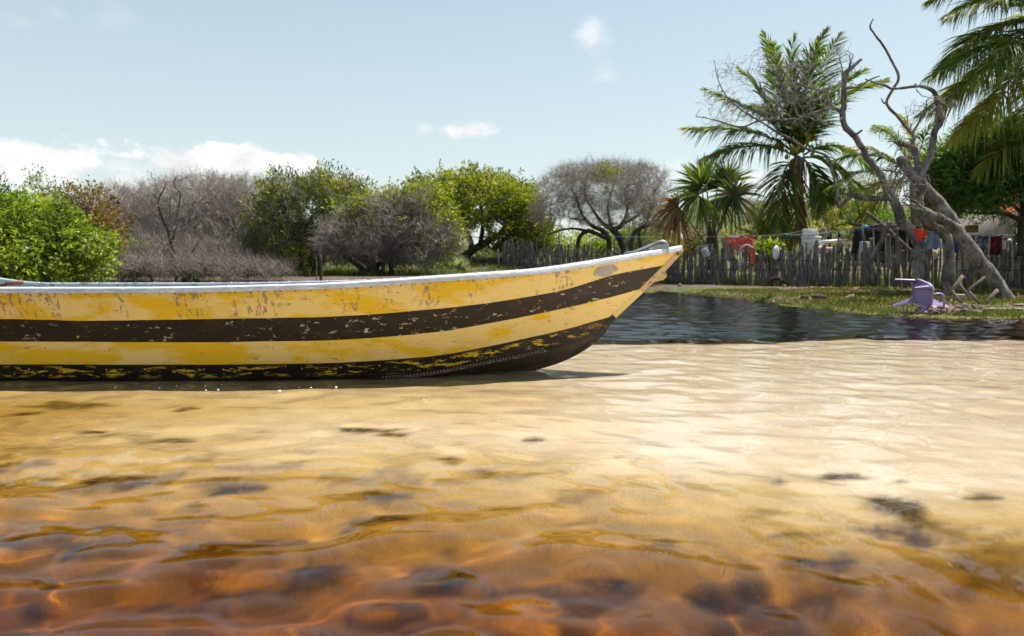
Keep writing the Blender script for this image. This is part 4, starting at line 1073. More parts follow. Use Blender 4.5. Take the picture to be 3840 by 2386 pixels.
# ------------------------------------------------------------------ shrubs and trees behind the yard
SG = 'green shrubs on the slope behind the fence'
for i, (px, py, rx, ry, Y, mt, lab) in enumerate([
    (2120, 900, 95, 48, 40, 'leaf_lime', 'green shrub under the left side of the bare spreading tree'),
    (2225, 915, 75, 40, 38, 'leaf_lime', 'green shrub seen between the arched trunks'),
    (2420, 890, 80, 50, 40, 'leaf_olive', 'green shrub behind the small bent stems'),
    (2330, 880, 70, 45, 42, 'leaf_fresh', 'fresh green shrub behind the thickest arched trunk'),
    (2880, 800, 75, 60, 38, 'leaf_olive', 'dark shrub on the slope just left of the coconut palm'),
    (2960, 850, 60, 45, 36, 'leaf_fresh', 'yellowish shrub behind the hanging dry frond'),
    (3110, 770, 80, 65, 40, 'leaf_olive', 'olive shrub on the slope right of the palm trunk'),
    (3210, 800, 80, 60, 39, 'leaf_fresh', 'pale shrub on the slope under the yellow fronds'),
    (3330, 830, 70, 50, 37, 'leaf_fresh', 'shrub on the slope behind the leaning poles'),
    (3080, 720, 40, 40, 44, 'leaf_dark', 'small dark tree top on the ridge right of the palm'),
    (3260, 720, 90, 55, 44, 'leaf_olive', 'shrub along the ridge behind the dead tree'),
    (2500, 940, 60, 40, 31, 'leaf_yellowgreen', 'yellowish shrub just behind the bow of the boat'),
    (2870, 945, 45, 26, 25.5, 'leaf_lime', 'leafy green plant on the fence right of the red cloth'),
    (2000, 945, 90, 40, 40, 'leaf_yellowgreen', 'low yellowish scrub left of the stake fence'),
    (1640, 985, 60, 30, 30, 'leaf_fresh', 'low scrub at the foot of the round tree'),
    (3480, 800, 60, 60, 30, 'leaf_olive', 'shrub glimpsed between the two dead trunks')]):
    leafy('green_shrub', lab, [(px, py, rx, ry), (px - rx * .5, py + ry * .3, rx * .7, ry * .7), (px + rx * .5, py + ry * .2, rx * .7, ry * .8), (px, py + ry * 1.0, rx * .9, ry * .8)], Y, rx * PXM(Y) * .8, mt, 2600, .12, lv=(8, 50, 220), r=(.04, .018, .008), per=6, seed=30 + i, cat='shrub', group=SG)
# dark leafy tree at the right edge
trk = [trace(p, 18) for p in ([(3830, 960, 17.5, 30), (3830, 850, 17.5, 26), (3838, 780, 17.5, 22), (3820, 700, 17.5, 16), (3760, 600, 17.5, 10)], [(3834, 830, 17.5, 18), (3760, 800, 17.4, 14), (3680, 800, 17.3, 11), (3600, 792, 17.2, 7)], [(3836, 800, 17.5, 16), (3790, 765, 17.5, 10), (3730, 745, 17.5, 7), (3640, 700, 17.4, 5)])]
leafy('leafy_tree', 'dense dark green tree with narrow leaves at the right edge', [(3700, 640, 160, 145), (3600, 640, 110, 120), (3820, 660, 160, 170), (3545, 700, 65, 60), (3640, 760, 130, 50), (3930, 640, 200, 220), (3530, 620, 45, 45), (3760, 530, 110, 60)], 17.5, 1.6, 'leaf_dark', 64000, .15, trunks=trk, lv=(20, 200, 1900), r=(.05, .02, .008), per=8, spread=.06, aspect=.17, up=.2, seed=60, shell=.6, bare=((3800, 775, 62), (3860, 780, 70), (3765, 800, 45), (3820, 820, 50), (3640, 855, 45), (3560, 880, 60), (3700, 870, 50)))
# ------------------------------------------------------------------ dead trees
def dead(name, label, limbs, twig_blobs, Y, ntw, seed, nn=4, sub=None):
    rng = np.random.default_rng(5000 + seed)
    tr = []
    for pts in limbs:
        P, R = trace(pts, max(14, len(pts) * 7))
        R = R * (1 + .10 * fbm(np.arange(len(R)) * .35 + seed, np.zeros(len(R)) + len(pts), 3, seed)) 
        P = P + (.18 if len(pts) == 10 else .4) * R[:, None] * np.stack([fbm(np.arange(len(R)) * .42, np.full(len(R), 3.3 * k), 2, seed + k) for k in range(3)], -1)
        tr.append((P, R))
    o = plant(name, label, tr[0][0][0], cat='tree')
    for i, (P, R) in enumerate(tr):
        n = 14
        a = np.arange(n) * 2 * np.pi / n
        b = MB().tubes(P, R, n, cap=True)
        # gnarled surface
        v = b.v[0].reshape(len(P), n, 3); d = v - P[:, None]
        lump = 1 + .15 * fbm(np.arange(len(P))[:, None] * .5 + 0 * a[None], np.cos(a)[None] * 1.5 + np.sin(a)[None] * .9 + np.zeros((len(P), 1)), 3, seed + i)
        b.v[0] = (P[:, None] + d * lump[..., None]).reshape(-1, 3)
        b.build('trunk' if i == 0 else 'limb', MATS['bark_dead'], o)
    if twig_blobs:
        g = Grow([t_ for t_ in tr if True], rng)
        for n, rr in zip(ntw, (.020, .012, .0075)):
            P = g.level(crown_pts(twig_blobs, n, Y, .7, .2, rng), rr, K=6, wob=.2, sides=4, near=6, g=.5)
        mb = MB(); g.mesh(mb); needles(mb, P, nn, .20, .0048, rng, .8, .25, K=4, wob=.25)
        tag(mb.build('twigs', MATS['twig_grey'], o), kind='stuff')
    return o
m, t = newmat('bark_dead')
oc = t.coord('Object', (1, 1, .45)); n1 = t.noise(oc, 7, 6, .65, .6); n2 = t.noise(t.coord('Object', (1, 1, .5)), 34, 5, .7)
cb = t.mix(t.ramp(n1, .32, .66), (.070, .056, .047), (.26, .232, .208))
cb = t.mix(t.ramp(n2, .56, .66), cb, (.03, .024, .02))
cb = t.mix(t.m('MULTIPLY', t.ramp(t.noise(t.coord('Object'), 4, 4), .55, .7), .6), cb, (.36, .33, .30))
t.out(t.pbsdf(cb, .95, .1, 0, t.bump(t.m('ADD', n1, t.m('MULTIPLY', n2, .7)), 1.0, .035)))
YA = 16.2
dead('dead_tree', 'grey dead tree with a curving trunk and bare twigs spread before the palm', [
    [(3450, 1125, YA, 44), (3446, 1090, YA, 40), (3442, 1029, YA, 41), (3446, 938, YA, 44), (3428, 890, YA, 43), (3388, 839, YA, 40), (3376, 799, YA, 37), (3350, 752, YA, 31), (3323, 702, YA, 26), (3299, 649, YA, 24), (3257, 601, YA, 24), (3233, 554, YA, 23), (3204, 512, YA, 23), (3168, 470, YA, 22), (3159, 429, YA, 21), (3165, 381, YA, 20), (3165, 321, YA, 18), (3168, 280, YA, 16), (3192, 256, YA, 14), (3229, 222, YA, 11)],
    [(3345, 745, YA, 24), (3300, 744, YA - .05, 22), (3251, 744, YA - .1, 22), (3205, 735, YA - .1, 22), (3180, 727, YA - .1, 22)],
    [(3188, 735, YA - .1, 18), (3172, 752, YA - .1, 18), (3152, 776, YA - .1, 17), (3140, 762, YA - .1, 11), (3134, 700, YA - .1, 9), (3116, 628, YA - .1, 10), (3096, 584, YA - .1, 10), (3031, 561, YA - .1, 9), (2971, 524, YA - .2, 9), (2912, 494, YA - .2, 8), (2864, 464, YA - .3, 7), (2800, 425, YA - .3, 6), (2769, 405, YA - .3, 5), (2721, 357, YA - .4, 4), (2690, 290, YA - .4, 3), (2678, 225, YA - .4, 2)],
    [(3158, 425, YA, 14), (3126, 405, YA, 12), (3073, 417, YA - .1, 11), (2995, 446, YA - .2, 9), (2936, 452, YA - .2, 8), (2852, 452, YA - .3, 7), (2781, 476, YA - .3, 6), (2686, 452, YA - .3, 4), (2608, 435, YA - .3, 2.5)],
    [(3130, 408, YA, 11), (3112, 387, YA, 10), (3090, 345, YA + .1, 9), (3025, 327, YA + .1, 8), (2965, 298, YA + .1, 6), (2924, 256, YA + .1, 5), (2888, 232, YA + .1, 4), (2852, 158, YA + .1, 2.5)],
    [(3168, 330, YA, 12), (3220, 325, YA + .2, 9), (3262, 300, YA + .2, 7), (3300, 285, YA + .2, 4)],
    [(3172, 300, YA, 10), (3182, 268, YA, 10), (3190, 232, YA, 8)], [(3160, 300, YA, 7), (3158, 260, YA, 5), (3149, 222, YA, 4)],
    [(3204, 512, YA, 12), (3222, 496, YA, 9), (3234, 488, YA, 6)]],
    [(2830, 400, 200, 70), (2740, 330, 90, 110), (2900, 290, 90, 80), (3010, 340, 130, 110), (2700, 460, 100, 30), (3140, 280, 80, 80), (3050, 460, 110, 40), (2860, 230, 40, 50), (3020, 250, 70, 50), (3160, 190, 40, 30)], YA, (60, 190, 300), 1, 2)
YBt = 13.6
dead('dead_tree', 'thick dead trunk leaning left from the right edge with two tall bare limbs', [
    [(3800, 1152, YBt, 52), (3777, 1122, YBt, 56), (3717, 1037, YBt + .05, 52), (3654, 954, YBt + .1, 52), (3594, 871, YBt + .15, 50), (3535, 779, YBt + .2, 47), (3483, 724, YBt + .25, 43), (3424, 661, YBt + .3, 38), (3388, 612, YBt + .35, 33), (3374, 588, YBt + .35, 30)],
    [(3462, 700, YBt + .25, 30), (3460, 643, YBt + .25, 27), (3490, 585, YBt + .25, 24), (3499, 530, YBt + .25, 24), (3506, 490, YBt + .25, 24), (3525, 452, YBt + .25, 25), (3519, 393, YBt + .2, 18), (3501, 345, YBt + .2, 16), (3460, 324, YBt + .1, 13), (3412, 327, YBt, 10), (3346, 333, YBt, 9), (3323, 321, YBt, 9), (3281, 310, YBt, 8), (3245, 298, YBt, 5)],
    [(3452, 665, YBt + .3, 26), (3440, 610, YBt + .3, 23), (3430, 560, YBt + .3, 20), (3424, 535, YBt + .3, 16), (3428, 515, YBt + .3, 12), (3406, 488, YBt + .3, 11), (3364, 435, YBt + .3, 11), (3325, 388, YBt + .3, 10), (3346, 339, YBt + .25, 10), (3370, 292, YBt + .25, 10), (3352, 244, YBt + .25, 9), (3317, 179, YBt + .2, 8), (3281, 131, YBt + .2, 7), (3263, 101, YBt + .2, 6), (3275, 70, YBt + .2, 4)],
    [(3427, 552, YBt + .3, 20), (3400, 545, YBt + .25, 20), (3370, 536, YBt + .2, 22)], [(3326, 390, YBt + .3, 8), (3312, 384, YBt + .3, 6), (3304, 368, YBt + .3, 3)],
    [(3592, 858, YBt + .1, 34), (3540, 830, YBt - .02, 36), (3500, 812, YBt - .06, 36), (3460, 794, YBt - .1, 34)],
    [(3416, 505, YBt + .3, 8), (3440, 470, YBt + .3, 8), (3460, 430, YBt + .3, 7), (3478, 390, YBt + .3, 6)], [(3524, 450, YBt + .2, 14), (3542, 440, YBt + .15, 13)]],
    [(3400, 720, 50, 60), (3370, 660, 40, 50), (3460, 400, 40, 40), (3545, 400, 20, 40)], YBt + .2, (14, 40, 60), 2, 2)
YCt = 14.6
dead('dead_tree', 'upright dead trunk under the leaning one, forked at the top', [
    [(3552, 1135, YCt, 50), (3553, 1100, YCt, 42), (3559, 1037, YCt, 42), (3560, 958, YCt, 40), (3548, 890, YCt, 38), (3522, 860, YCt, 36), (3475, 831, YCt, 32), (3452, 800, YCt, 32), (3444, 752, YCt, 34), (3438, 716, YCt - .2, 30)],
    [(3548, 880, YCt, 24), (3556, 862, YCt - .1, 22), (3560, 845, YCt - .15, 16)]], None, YCt, None, 3)
# ------------------------------------------------------------------ stake fence
A0, A1 = np.array((-.35, 31.35)), np.array((14.2, 16.5))
nmat('stake_wood', (.075, .062, .056), (.24, .225, .22), 8, .95, .1, .8, .012, (2.5, 2.5, .6), c3=(.07, .06, .055))
nmat('wire', (.03, .025, .022), (.05, .04, .035), 20, .7, .3, .1)
fence = thing('stake_fence', 'long fence of uneven grey wooden stakes across the yard', 'fence', (A0[0], A0[1], .1))
var = []
for k in range(16):
    rng = np.random.default_rng(600 + k)
    n = 8; z = np.linspace(0, 1, n)
    bend = np.cumsum(rng.normal(size=(n, 2)) * .012, axis=0); bend -= bend[0]
    P = np.stack([bend[:, 0], bend[:, 1], z], -1); R = (.028 + .014 * rng.random()) * (1.12 - .28 * z) * (1 + .08 * rng.normal(size=n))
    b = MB().tubes(P, R, 7, cap=True)
    if k % 3 == 0: b.tubes(np.array([P[5], P[5] + (.04, 0, .05), P[5] + (.05, 0, .15)]), np.array([.018, .015, .012]), 5, cap=True)
    var.append(np.concatenate(b.v)); var[-1] = (var[-1], [np.concatenate(b.f4), np.concatenate(b.f3)])
meshes = []
for v, f in var:
    o = mesh_np('stake', v, f, MATS['stake_wood'], None, False); meshes.append(o.data); bpy.data.objects.remove(o)
L = float(np.linalg.norm(A1 - A0)); dirF = (A1 - A0) / L
s = 0.0; rng = np.random.default_rng(77); k = 0
fence_loc = Vector(fence.location)
while s < L and k < 296:
    p = A0 + dirF * s
    off = rng.normal() * .035
    x, y = p[0] - dirF[1] * off, p[1] + dirF[0] * off
    h = float(np.clip(rng.normal(1.10, .14), .75, 1.6)) + (.25 if rng.random() < .05 else 0)
    o = bpy.data.objects.new('stake', meshes[rng.integers(16)]); COL.objects.link(o)
    o.parent = fence; o.location = Vector((x, y, gz(x, y) - .06)) - fence_loc
    w_ = float(np.clip(rng.normal(1.15, .3), .55, 1.9))
    o.scale = (w_, w_, h)
    o.rotation_euler = (rng.normal() * .03, rng.normal() * (.16 if rng.random() < .08 else .035), rng.random() * 6.28)
    s += (.056 + .03 * rng.random()) * (1.5 if rng.random() < .06 else 1.0); k += 1
for zz in (.74, .46):
    t_ = np.linspace(0, 1, 60); P = np.stack([A0[0] + dirF[0] * L * t_, A0[1] + dirF[1] * L * t_, np.zeros(60)], -1)
    P[:, 2] = height(P[:, 0], P[:, 1]) + zz + .012 * np.sin(t_ * 40) ; P[:, :2] += np.array((dirF[1], -dirF[0])) * .06
    MB().tubes(P, np.full(60, .009), 5).build('wire', MATS['wire'], fence)
for i, (px, y0, y1, Y, w_, lab) in enumerate([(1203, 955, 1062, 17, 12, 'dark squared post standing behind the boat before the olive tree'), (1186, 965, 1062, 17.3, 4, 'thin pale stick beside the dark post'), (1868, 935, 1015, 31, 7, 'small forked stake left of the fence end'), (1680, 960, 1040, 29, 5, 'thin short stake in the grass under the round tree')]):
    P, R = trace([(px, y1, Y, w_), (px + 1, (y0 + y1) / 2, Y, w_), (px - 1, y0 + 6, Y, w_), (px - 1, y0, Y, w_ * .4)], 10)
    P[0, 2] = gz(P[0, 0], Y) - .05
    tag(MB().tubes(P, R, 6, cap=True).build('post', MATS['bark_dark' if i == 0 else 'stake_wood']), lab, 'post', 'loose posts left of the fence')
# ------------------------------------------------------------------ things in the yard
def FY(px, back=0.0):
    a = (px - 1920) / F_PX
    return 30.99 / (1 + 1.0206 * a) + back
def flat(name, col, col2=None, rough=.6, spec=.3, scale=9, bump=.2):
    return nmat(name, col, col2 or tuple(c * .8 for c in col), scale, rough, spec, bump, .004)
def hang(name, label, cat, TL, TR, BR, BL, Y, mat, folds=4, amp=.03, nu=22, nv=16, seed=0, wav=.0, thick=.006, group=None):
    """hanging cloth between four photo points, with folds deepening downwards"""
    rng = np.random.default_rng(seed)
    c = [W(*p, Y) for p in (TL, TR, BR, BL)]
    u = np.linspace(0, 1, nu)[None, :, None]; v = np.linspace(0, 1, nv)[:, None, None]
    V = c[0] * (1 - u) * (1 - v) + c[1] * u * (1 - v) + c[2] * u * v + c[3] * (1 - u) * v
    ph = rng.random() * 6
    uu, vv = u[..., 0], v[..., 0]
    dy = amp * (.25 + vv) * np.sin(uu * folds * 6.28 + ph + vv * 1.3) + amp * .6 * fbm(uu * 5 + ph, vv * 4, 3, seed)
    V[..., 1] += dy
    V[..., 2] += wav * np.sin(uu * 9 + ph) * vv - .02 * np.sin(np.pi * uu) * (1 - vv)
    B = V + np.array((0, thick, 0))
    b = MB().grid(V).grid(B[:, ::-1])
    rim = lambda A, C: b.grid(np.stack([A, C]))
    rim(V[0], B[0]); rim(B[-1], V[-1]); rim(B[:, 0], V[:, 0]); rim(V[:, -1], B[:, -1])
    o = b.build(name, mat)
    return tag(o, label, cat, group)
def pattern(name, c1, c2, c3, scale, thr=.5):
    m, t = newmat(name)
    P3 = t.coord('Object')
    n1 = t.noise(P3, scale, 4, .6, 1.2); n2 = t.noise(P3, scale * 1.7, 3, .6, .8)
    c = t.mix(t.ramp(n1, thr - .04, thr + .04), c1, c2)
    c = t.mix(t.ramp(n2, .56, .62), c, c3)
    t.out(t.pbsdf(c, .9, .1, 0, t.bump(t.noise(P3, 60), .2, .003)))
    return m
LN = 'washing on the lines'
pattern('cloth_red', (.62, .06, .025), (.50, .09, .05), (.78, .55, .42), 13, .5)
pattern('cloth_bluewhite', (.04, .05, .10), (.50, .55, .62), (.03, .03, .06), 16, .52)
pattern('cloth_darkred', (.16, .02, .03), (.09, .03, .05), (.30, .09, .09), 10, .5)
flat('cloth_beige', (.50, .45, .36)); flat('cloth_grey', (.24, .23, .20)); flat('cloth_denim', (.17, .25, .38), (.30, .40, .52)); flat('cloth_purple', (.17, .13, .27), (.10, .08, .18))
flat('cloth_scarlet', (.72, .05, .02), (.58, .03, .02)); flat('white_plastic', (.66, .68, .70), (.52, .55, .57)); flat('foam_white', (.76, .76, .75), (.66, .66, .66)); flat('grey_plastic', (.36, .39, .42), (.26, .29, .32))
flat('pink_plastic', (.55, .30, .31), (.45, .22, .23)); flat('red_plastic', (.66, .10, .05)); flat('board_grey', (.42, .45, .44), (.33, .36, .35)); flat('basket', (.36, .22, .07), (.26, .15, .04), .9, .1, 60)
flat('blue_plastic', (.03, .22, .36), (.02, .14, .24)); flat('tarp_dark', (.016, .014, .014), (.035, .03, .03), .9, .1); flat('line_white', (.7, .7, .68)); flat('line_blue', (.08, .22, .40)); flat('cream', (.62, .58, .44), (.52, .47, .34))
nmat('plank', (.24, .19, .15), (.38, .32, .26), 7, .9, .1, .6, .006, (6, 1, 1)); nmat('plank_pale', (.42, .38, .33), (.56, .51, .45), 7, .9, .1, .5, .006, (6, 1, 1))
yr = FY(2770, .5)
hang('patterned_cloth', 'red patterned cloth hung over the line beside the fan palm', 'cloth', (2717, 884), (2826, 880), (2832, 936), (2742, 942), yr, MATS['cloth_red'], 3, .05, seed=3, wav=.03, group=LN)
hang('patterned_cloth', 'narrow red patterned strip hanging down in front of the stakes', 'cloth', (2808, 930), (2834, 928), (2829, 992), (2818, 990), FY(2820, -.25), MATS['cloth_red'], 1, .02, seed=4, group=LN)
hang('grey_cloth', 'dull grey cloth behind the left edge of the red one', 'cloth', (2704, 892), (2752, 900), (2758, 985), (2712, 975), yr + .4, MATS['cloth_grey'], 2, .03, seed=5, group=LN)
hang('beige_cloth', 'beige cloth hung in front of the fan palm trunk', 'cloth', (2611, 921), (2655, 916), (2667, 972), (2626, 985), FY(2640, .25), MATS['cloth_beige'], 1, .015, seed=6, group=LN)
hang('white_cloth', 'white cloth folded over the line on top of the red cloth', 'cloth', (2732, 880), (2772, 880), (2772, 890), (2726, 890), yr - .06, MATS['foam_white'], 1, .01, 10, 6, seed=7, group=LN)
hang('scarlet_bag', 'scarlet cloth bag hanging between the two dead trunks', 'bag', (3434, 856), (3480, 860), (3466, 899), (3446, 904), 15.6, MATS['cloth_scarlet'], 1, .03, seed=8, wav=.01, thick=.09)
yl = 18.8
hang('jeans', 'faded blue jeans hung behind the dead trunks', 'jeans', (3480, 868), (3520, 866), (3532, 930), (3466, 936), yl, MATS['cloth_denim'], 2, .04, seed=9, group=LN)
hang('blue_shirt', 'pale blue shirt on the line right of the jeans', 'shirt', (3553, 880), (3568, 880), (3570, 920), (3552, 916), yl, MATS['cloth_denim'], 1, .03, 10, 10, seed=10, group=LN)
hang('purple_cloth', 'dark purple cloth left of the leaning trunk', 'cloth', (3570, 886), (3606, 884), (3600, 950), (3566, 952), yl, MATS['cloth_purple'], 2, .04, seed=11, group=LN)
hang('purple_cloth', 'small dark purple cloth right of the leaning trunk', 'cloth', (3640, 880), (3655, 880), (3655, 910), (3640, 912), yl, MATS['cloth_purple'], 1, .03, 10, 10, seed=17, group=LN)
hang('speckled_cloth', 'blue and white speckled cloth right of the leaning trunk', 'cloth', (3666, 882), (3708, 882), (3706, 954), (3664, 956), yl, MATS['cloth_bluewhite'], 2, .04, seed=12, group=LN)
hang('dark_red_cloth', 'dark red cloth hanging near the right edge', 'cloth', (3714, 882), (3757, 882), (3757, 958), (3712, 956), yl, MATS['cloth_darkred'], 2, .04, seed=13, group=LN)
hang('white_pillowcase', 'small white cloth right of the dark red one', 'cloth', (3758, 900), (3774, 900), (3772, 934), (3760, 936), yl, MATS['foam_white'], 1, .02, 10, 10, seed=14, group=LN)
hang('white_shirt', 'white shirt with hanging sleeves at the right edge', 'shirt', (3813, 842), (3834, 842), (3834, 876), (3812, 876), 19.4, MATS['foam_white'], 2, .06, seed=15, group=LN)
hang('rust_cloth', 'rust red sheet sagging at the right edge', 'cloth', (3800, 886), (3870, 872), (3880, 905), (3796, 912), 19.2, MATS['cloth_darkred'], 2, .06, seed=16, group=LN)
# lines
def line(label, pts, mat, r=.006, sag=.04):
    P = []
    for (a, b) in zip(pts[:-1], pts[1:]):
        t_ = np.linspace(0, 1, 14)[:, None]; q = W(*a) * (1 - t_) + W(*b) * t_; q[:, 2] -= sag * 4 * (t_ * (1 - t_))[:, 0]
        P.append(q if not P else q[1:])
    P = np.concatenate(P)
    tag(MB().tubes(P, np.full(len(P), r), 4).build('clothesline', mat), label, 'clothesline', 'clotheslines in the yard')
line('white line from the bare tree to the red cloth', [(2262, 884, 31), (2717, 887, yr), (2828, 884, yr), (3010, 866, 22.6)], MATS['line_white'])
line('blue line dipping behind the bow of the boat', [(2250, 878, 31), (2360, 893, 29), (2610, 921, FY(2610, .25)), (2660, 915, FY(2660, .25)), (2716, 896, yr)], MATS['line_blue'])
line('blue line above the tubs towards the hut', [(2828, 888, yr), (2905, 884, 22.8), (3100, 875, 21.8), (3240, 858, 21), (3330, 842, 20.4)], MATS['line_blue'])
line('white line above the tubs to the dead tree', [(2940, 878, 22.6), (3120, 868, 21.6), (3330, 830, 19), (3380, 822, 16.5)], MATS['line_white'])
line('line carrying the washing behind the leaning trunk', [(3440, 858, 15.62), (3520, 866, yl), (3660, 880, yl), (3760, 880, yl), (3880, 868, yl)], MATS['line_white'])
# plastic things
def axes(fwd, up=(0, 0, 1)):
    u = np.array(up, float); u /= np.linalg.norm(u); f = np.array(fwd, float); f -= u * f.dot(u); f /= np.linalg.norm(f)
    return np.array([np.cross(f, u), f, u])
b = MB().lathe([(.001, .24), (.095, .24), (.105, .23), (.13, .02), (.14, .02), (.14, 0), (.125, 0), (.09, .22), (.001, .225)], (0, 0, 0), 20)
v0 = b.v[0] @ axes((0, 1, 0), (-.55, -.25, .75)) + W(2652, 957, FY(2652, -.05)); b.v[0] = v0
tag(b.build('bucket', MATS['grey_plastic']), 'grey plastic bucket upturned on a stake before the beige cloth', 'bucket')
arc = catmull(np.array([W(2774, 942, yr - .6), W(2786, 926, yr - .6), W(2800, 920, yr - .6), W(2820, 928, yr - .6), W(2831, 945, yr - .6), W(2835, 975, yr - .6), W(2836, 1010, yr - .6)]), 30)
b = MB(); b.tubes(arc, np.full(30, .030), 8, cap=True)
gch = thing('plastic_chair', 'grey plastic chair back showing over the fence below the red cloth', 'chair', tuple(arc[-1]))
b.build('back_frame', MATS['grey_plastic'], gch)
MB().tubes(catmull(np.array([W(2774, 942, yr - .6), W(2776, 975, yr - .6), W(2780, 1015, yr - .6)]), 10), np.full(10, .026), 8, cap=True).build('leg', MATS['grey_plastic'], gch)
MB().box(W(2806, 985, yr - .45), (.42, .40, .03), bev=.01).build('seat', MATS['grey_plastic'], gch)
def crumple(name, label, cat, px, py, Y, rx, ry, mat, seed):
    n = 12; rng = np.random.default_rng(seed)
    a = np.linspace(0, 2 * np.pi, n, endpoint=False); ph = np.linspace(.05, np.pi - .05, 9)
    r = 1 + .3 * fbm(a[None] * 1.5 + seed, ph[:, None] * 2.0 + seed, 3, seed)
    V = np.stack([np.sin(ph)[:, None] * np.cos(a)[None] * r * rx, np.sin(ph)[:, None] * np.sin(a)[None] * r * rx * .6, np.cos(ph)[:, None] * r * ry], -1) * PXM(Y) + W(px, py, Y)
    return tag(MB().grid(V, wrap=True).build(name, mat), label, cat)
crumple('plastic_bag', 'white plastic bag caught on a stake between red cloth and tubs', 'bag', 2910, 948, FY(2910, -.08), 13, 26, MATS['foam_white'], 21)
crumple('plastic_bag', 'white bag between the stakes below the red cloth', 'bag', 2836, 965, FY(2836, .2), 10, 13, MATS['foam_white'], 22)
crumple('glove', 'cream glove stuck on a stake between the two trunks', 'glove', 3507, 955, FY(3507, -.1), 10, 17, MATS['cream'], 23)
crumple('blue_bag', 'bright blue bag hung at the corner of the dark hut', 'bag', 3246, 853, 20.9, 11, 9, MATS['blue_plastic'], 24)
crumple('white_bowl', 'white bowl stacked on the bench at the right edge', 'bowl', 3786, 905, 19.0, 9, 9, MATS['white_plastic'], 25)
crumple('white_bowl', 'flat white basin at the right edge under the rust red sheet', 'bowl', 3815, 918, 19.0, 14, 5, MATS['white_plastic'], 26)
# stacked tubs, foam box
yt = FY(3040, 1.3); mt = PXM(yt)
def tub(label, pxc, y0, y1, r0, r1, Y, mat):
    z0 = W(pxc, y1, Y); h = (y1 - y0) * PXM(Y); a, c = r0 * PXM(Y), r1 * PXM(Y)
    b = MB().lathe([(.001, 0), (a * .96, 0), (a, .02), (c * .97, h * .42), (c, h * .44), (c, h * .52), (c * .97, h * .54), (c * 1.0, h - .05), (c * 1.06, h - .05), (c * 1.06, h), (c * .98, h), (c * .94, h - .03), (.001, h - .04)], (0, 0, 0), 24)
    b.v[0] = b.v[0] * (1, .8, 1) + z0
    return tag(b.build('tub', mat), label, 'tub')
zt = gz(W(3040, 990, yt)[0], yt)
py0 = 1193 - 0  # noqa
tub('white plastic tub, the lower of two stacked behind the fence', 3041, 925, 1040, 36, 39, yt, MATS['white_plastic'])
tub('white plastic tub stacked on top of another behind the fence', 3041, 888, 926, 35, 35, yt, MATS['white_plastic'])
fb = thing('foam_box', 'white foam box standing on the stacked tubs', 'box', tuple(W(3037, 887, yt)))
MB().box(W(3037, 875, yt), (50 * mt, .32, 24 * mt), axes((.25, 1, 0)), bev=.01).build('box_body', MATS['foam_white'], fb)
MB().box(W(3037, 862, yt), (51.5 * mt, .335, 4 * mt), axes((.25, 1, 0)), bev=.008).build('lid', MATS['foam_white'], fb)
crumple('log', 'brown stump standing right of the foam box', 'log', 3089, 880, yt + .4, 14, 28, MATS['bark_palm'], 31)
pk = thing('crate', 'pink plastic crate with a red base on the fence right of the tubs', 'crate', tuple(W(3095, 951, yt - .8)))
MB().box(W(3095, 937, yt - .8), (58 * mt, .3, 18 * mt), bev=.02).build('crate_body', MATS['pink_plastic'], pk)
MB().box(W(3095, 948, yt - .8), (52 * mt, .26, 7 * mt), bev=.01).build('base', MATS['red_plastic'], pk)
bn = thing('plank_bench', 'bench of rough planks with a white roll behind the pink crate', 'bench', tuple(W(3140, 990, yt)))
for k in range(3):
    MB().box(W(3140, 908 + k * 7, yt + .1 + .12 * k), (104 * mt, .14, 3.5 * mt), axes((.03 * k, 1, 0), (.06, 0, 1)), bev=.004).build('plank', MATS['plank'], bn)
for x in (3095, 3185):
    MB().tubes(np.array([W(x, 1020, yt + .2), W(x, 915, yt + .2)]), np.array([.03, .03]), 6, cap=True).build('leg', MATS['plank'], bn)
MB().tubes(np.array([W(3080, 908, yt), W(3110, 906, yt), W(3150, 900, yt)]), np.array([.06, .05, .03]), 10, cap=True).build('white_roll', MATS['foam_white'], bn)
bd = MB().box(W(3246, 945, FY(3246, .9)), (52 * PXM(21.5), .03, 80 * PXM(21.5)), axes((0, 1, .12), (0.03, -.12, 1)), bev=.004).build('board', MATS['board_grey'])
tag(bd, 'grey sheet of board leaning inside the fence before the dark hut', 'board')
# dark hut of poles and sheeting
yh = FY(3310, 3.0); mh = PXM(yh)
hut = thing('hut', 'low dark lean-to of poles and black sheeting behind the fence', 'hut', tuple(W(3315, 1000, yh)))
for nm, c_, s_, m_ in (('wall_sheet', W(3320, 915, yh), (165 * mh, .03, 140 * mh), 'tarp_dark'), ('wall_sheet', W(3238, 915, yh + .7), (.03, 1.4, 130 * mh), 'tarp_dark'), ('wall_sheet', W(3402, 915, yh + .7), (.03, 1.4, 140 * mh), 'tarp_dark')):
    MB().box(c_, s_).build(nm, MATS[m_], hut)
MB().box(W(3318, 845, yh + .6), (185 * mh, 1.7, .04), axes((0, 1, .10), (0, -.1, 1))).build('roof_sheet', MATS['tarp_dark'], hut)
for i, px in enumerate((3236, 3275, 3318, 3362, 3400)):
    P, R = trace([(px, 1000, yh - .08, 7), (px + 3, 920, yh - .08, 6), (px - 2, 838 + 6 * (i % 2), yh - .08, 5)], 8)
    MB().tubes(P, R, 6, cap=True).build('pole', MATS['bark_grey'], hut)
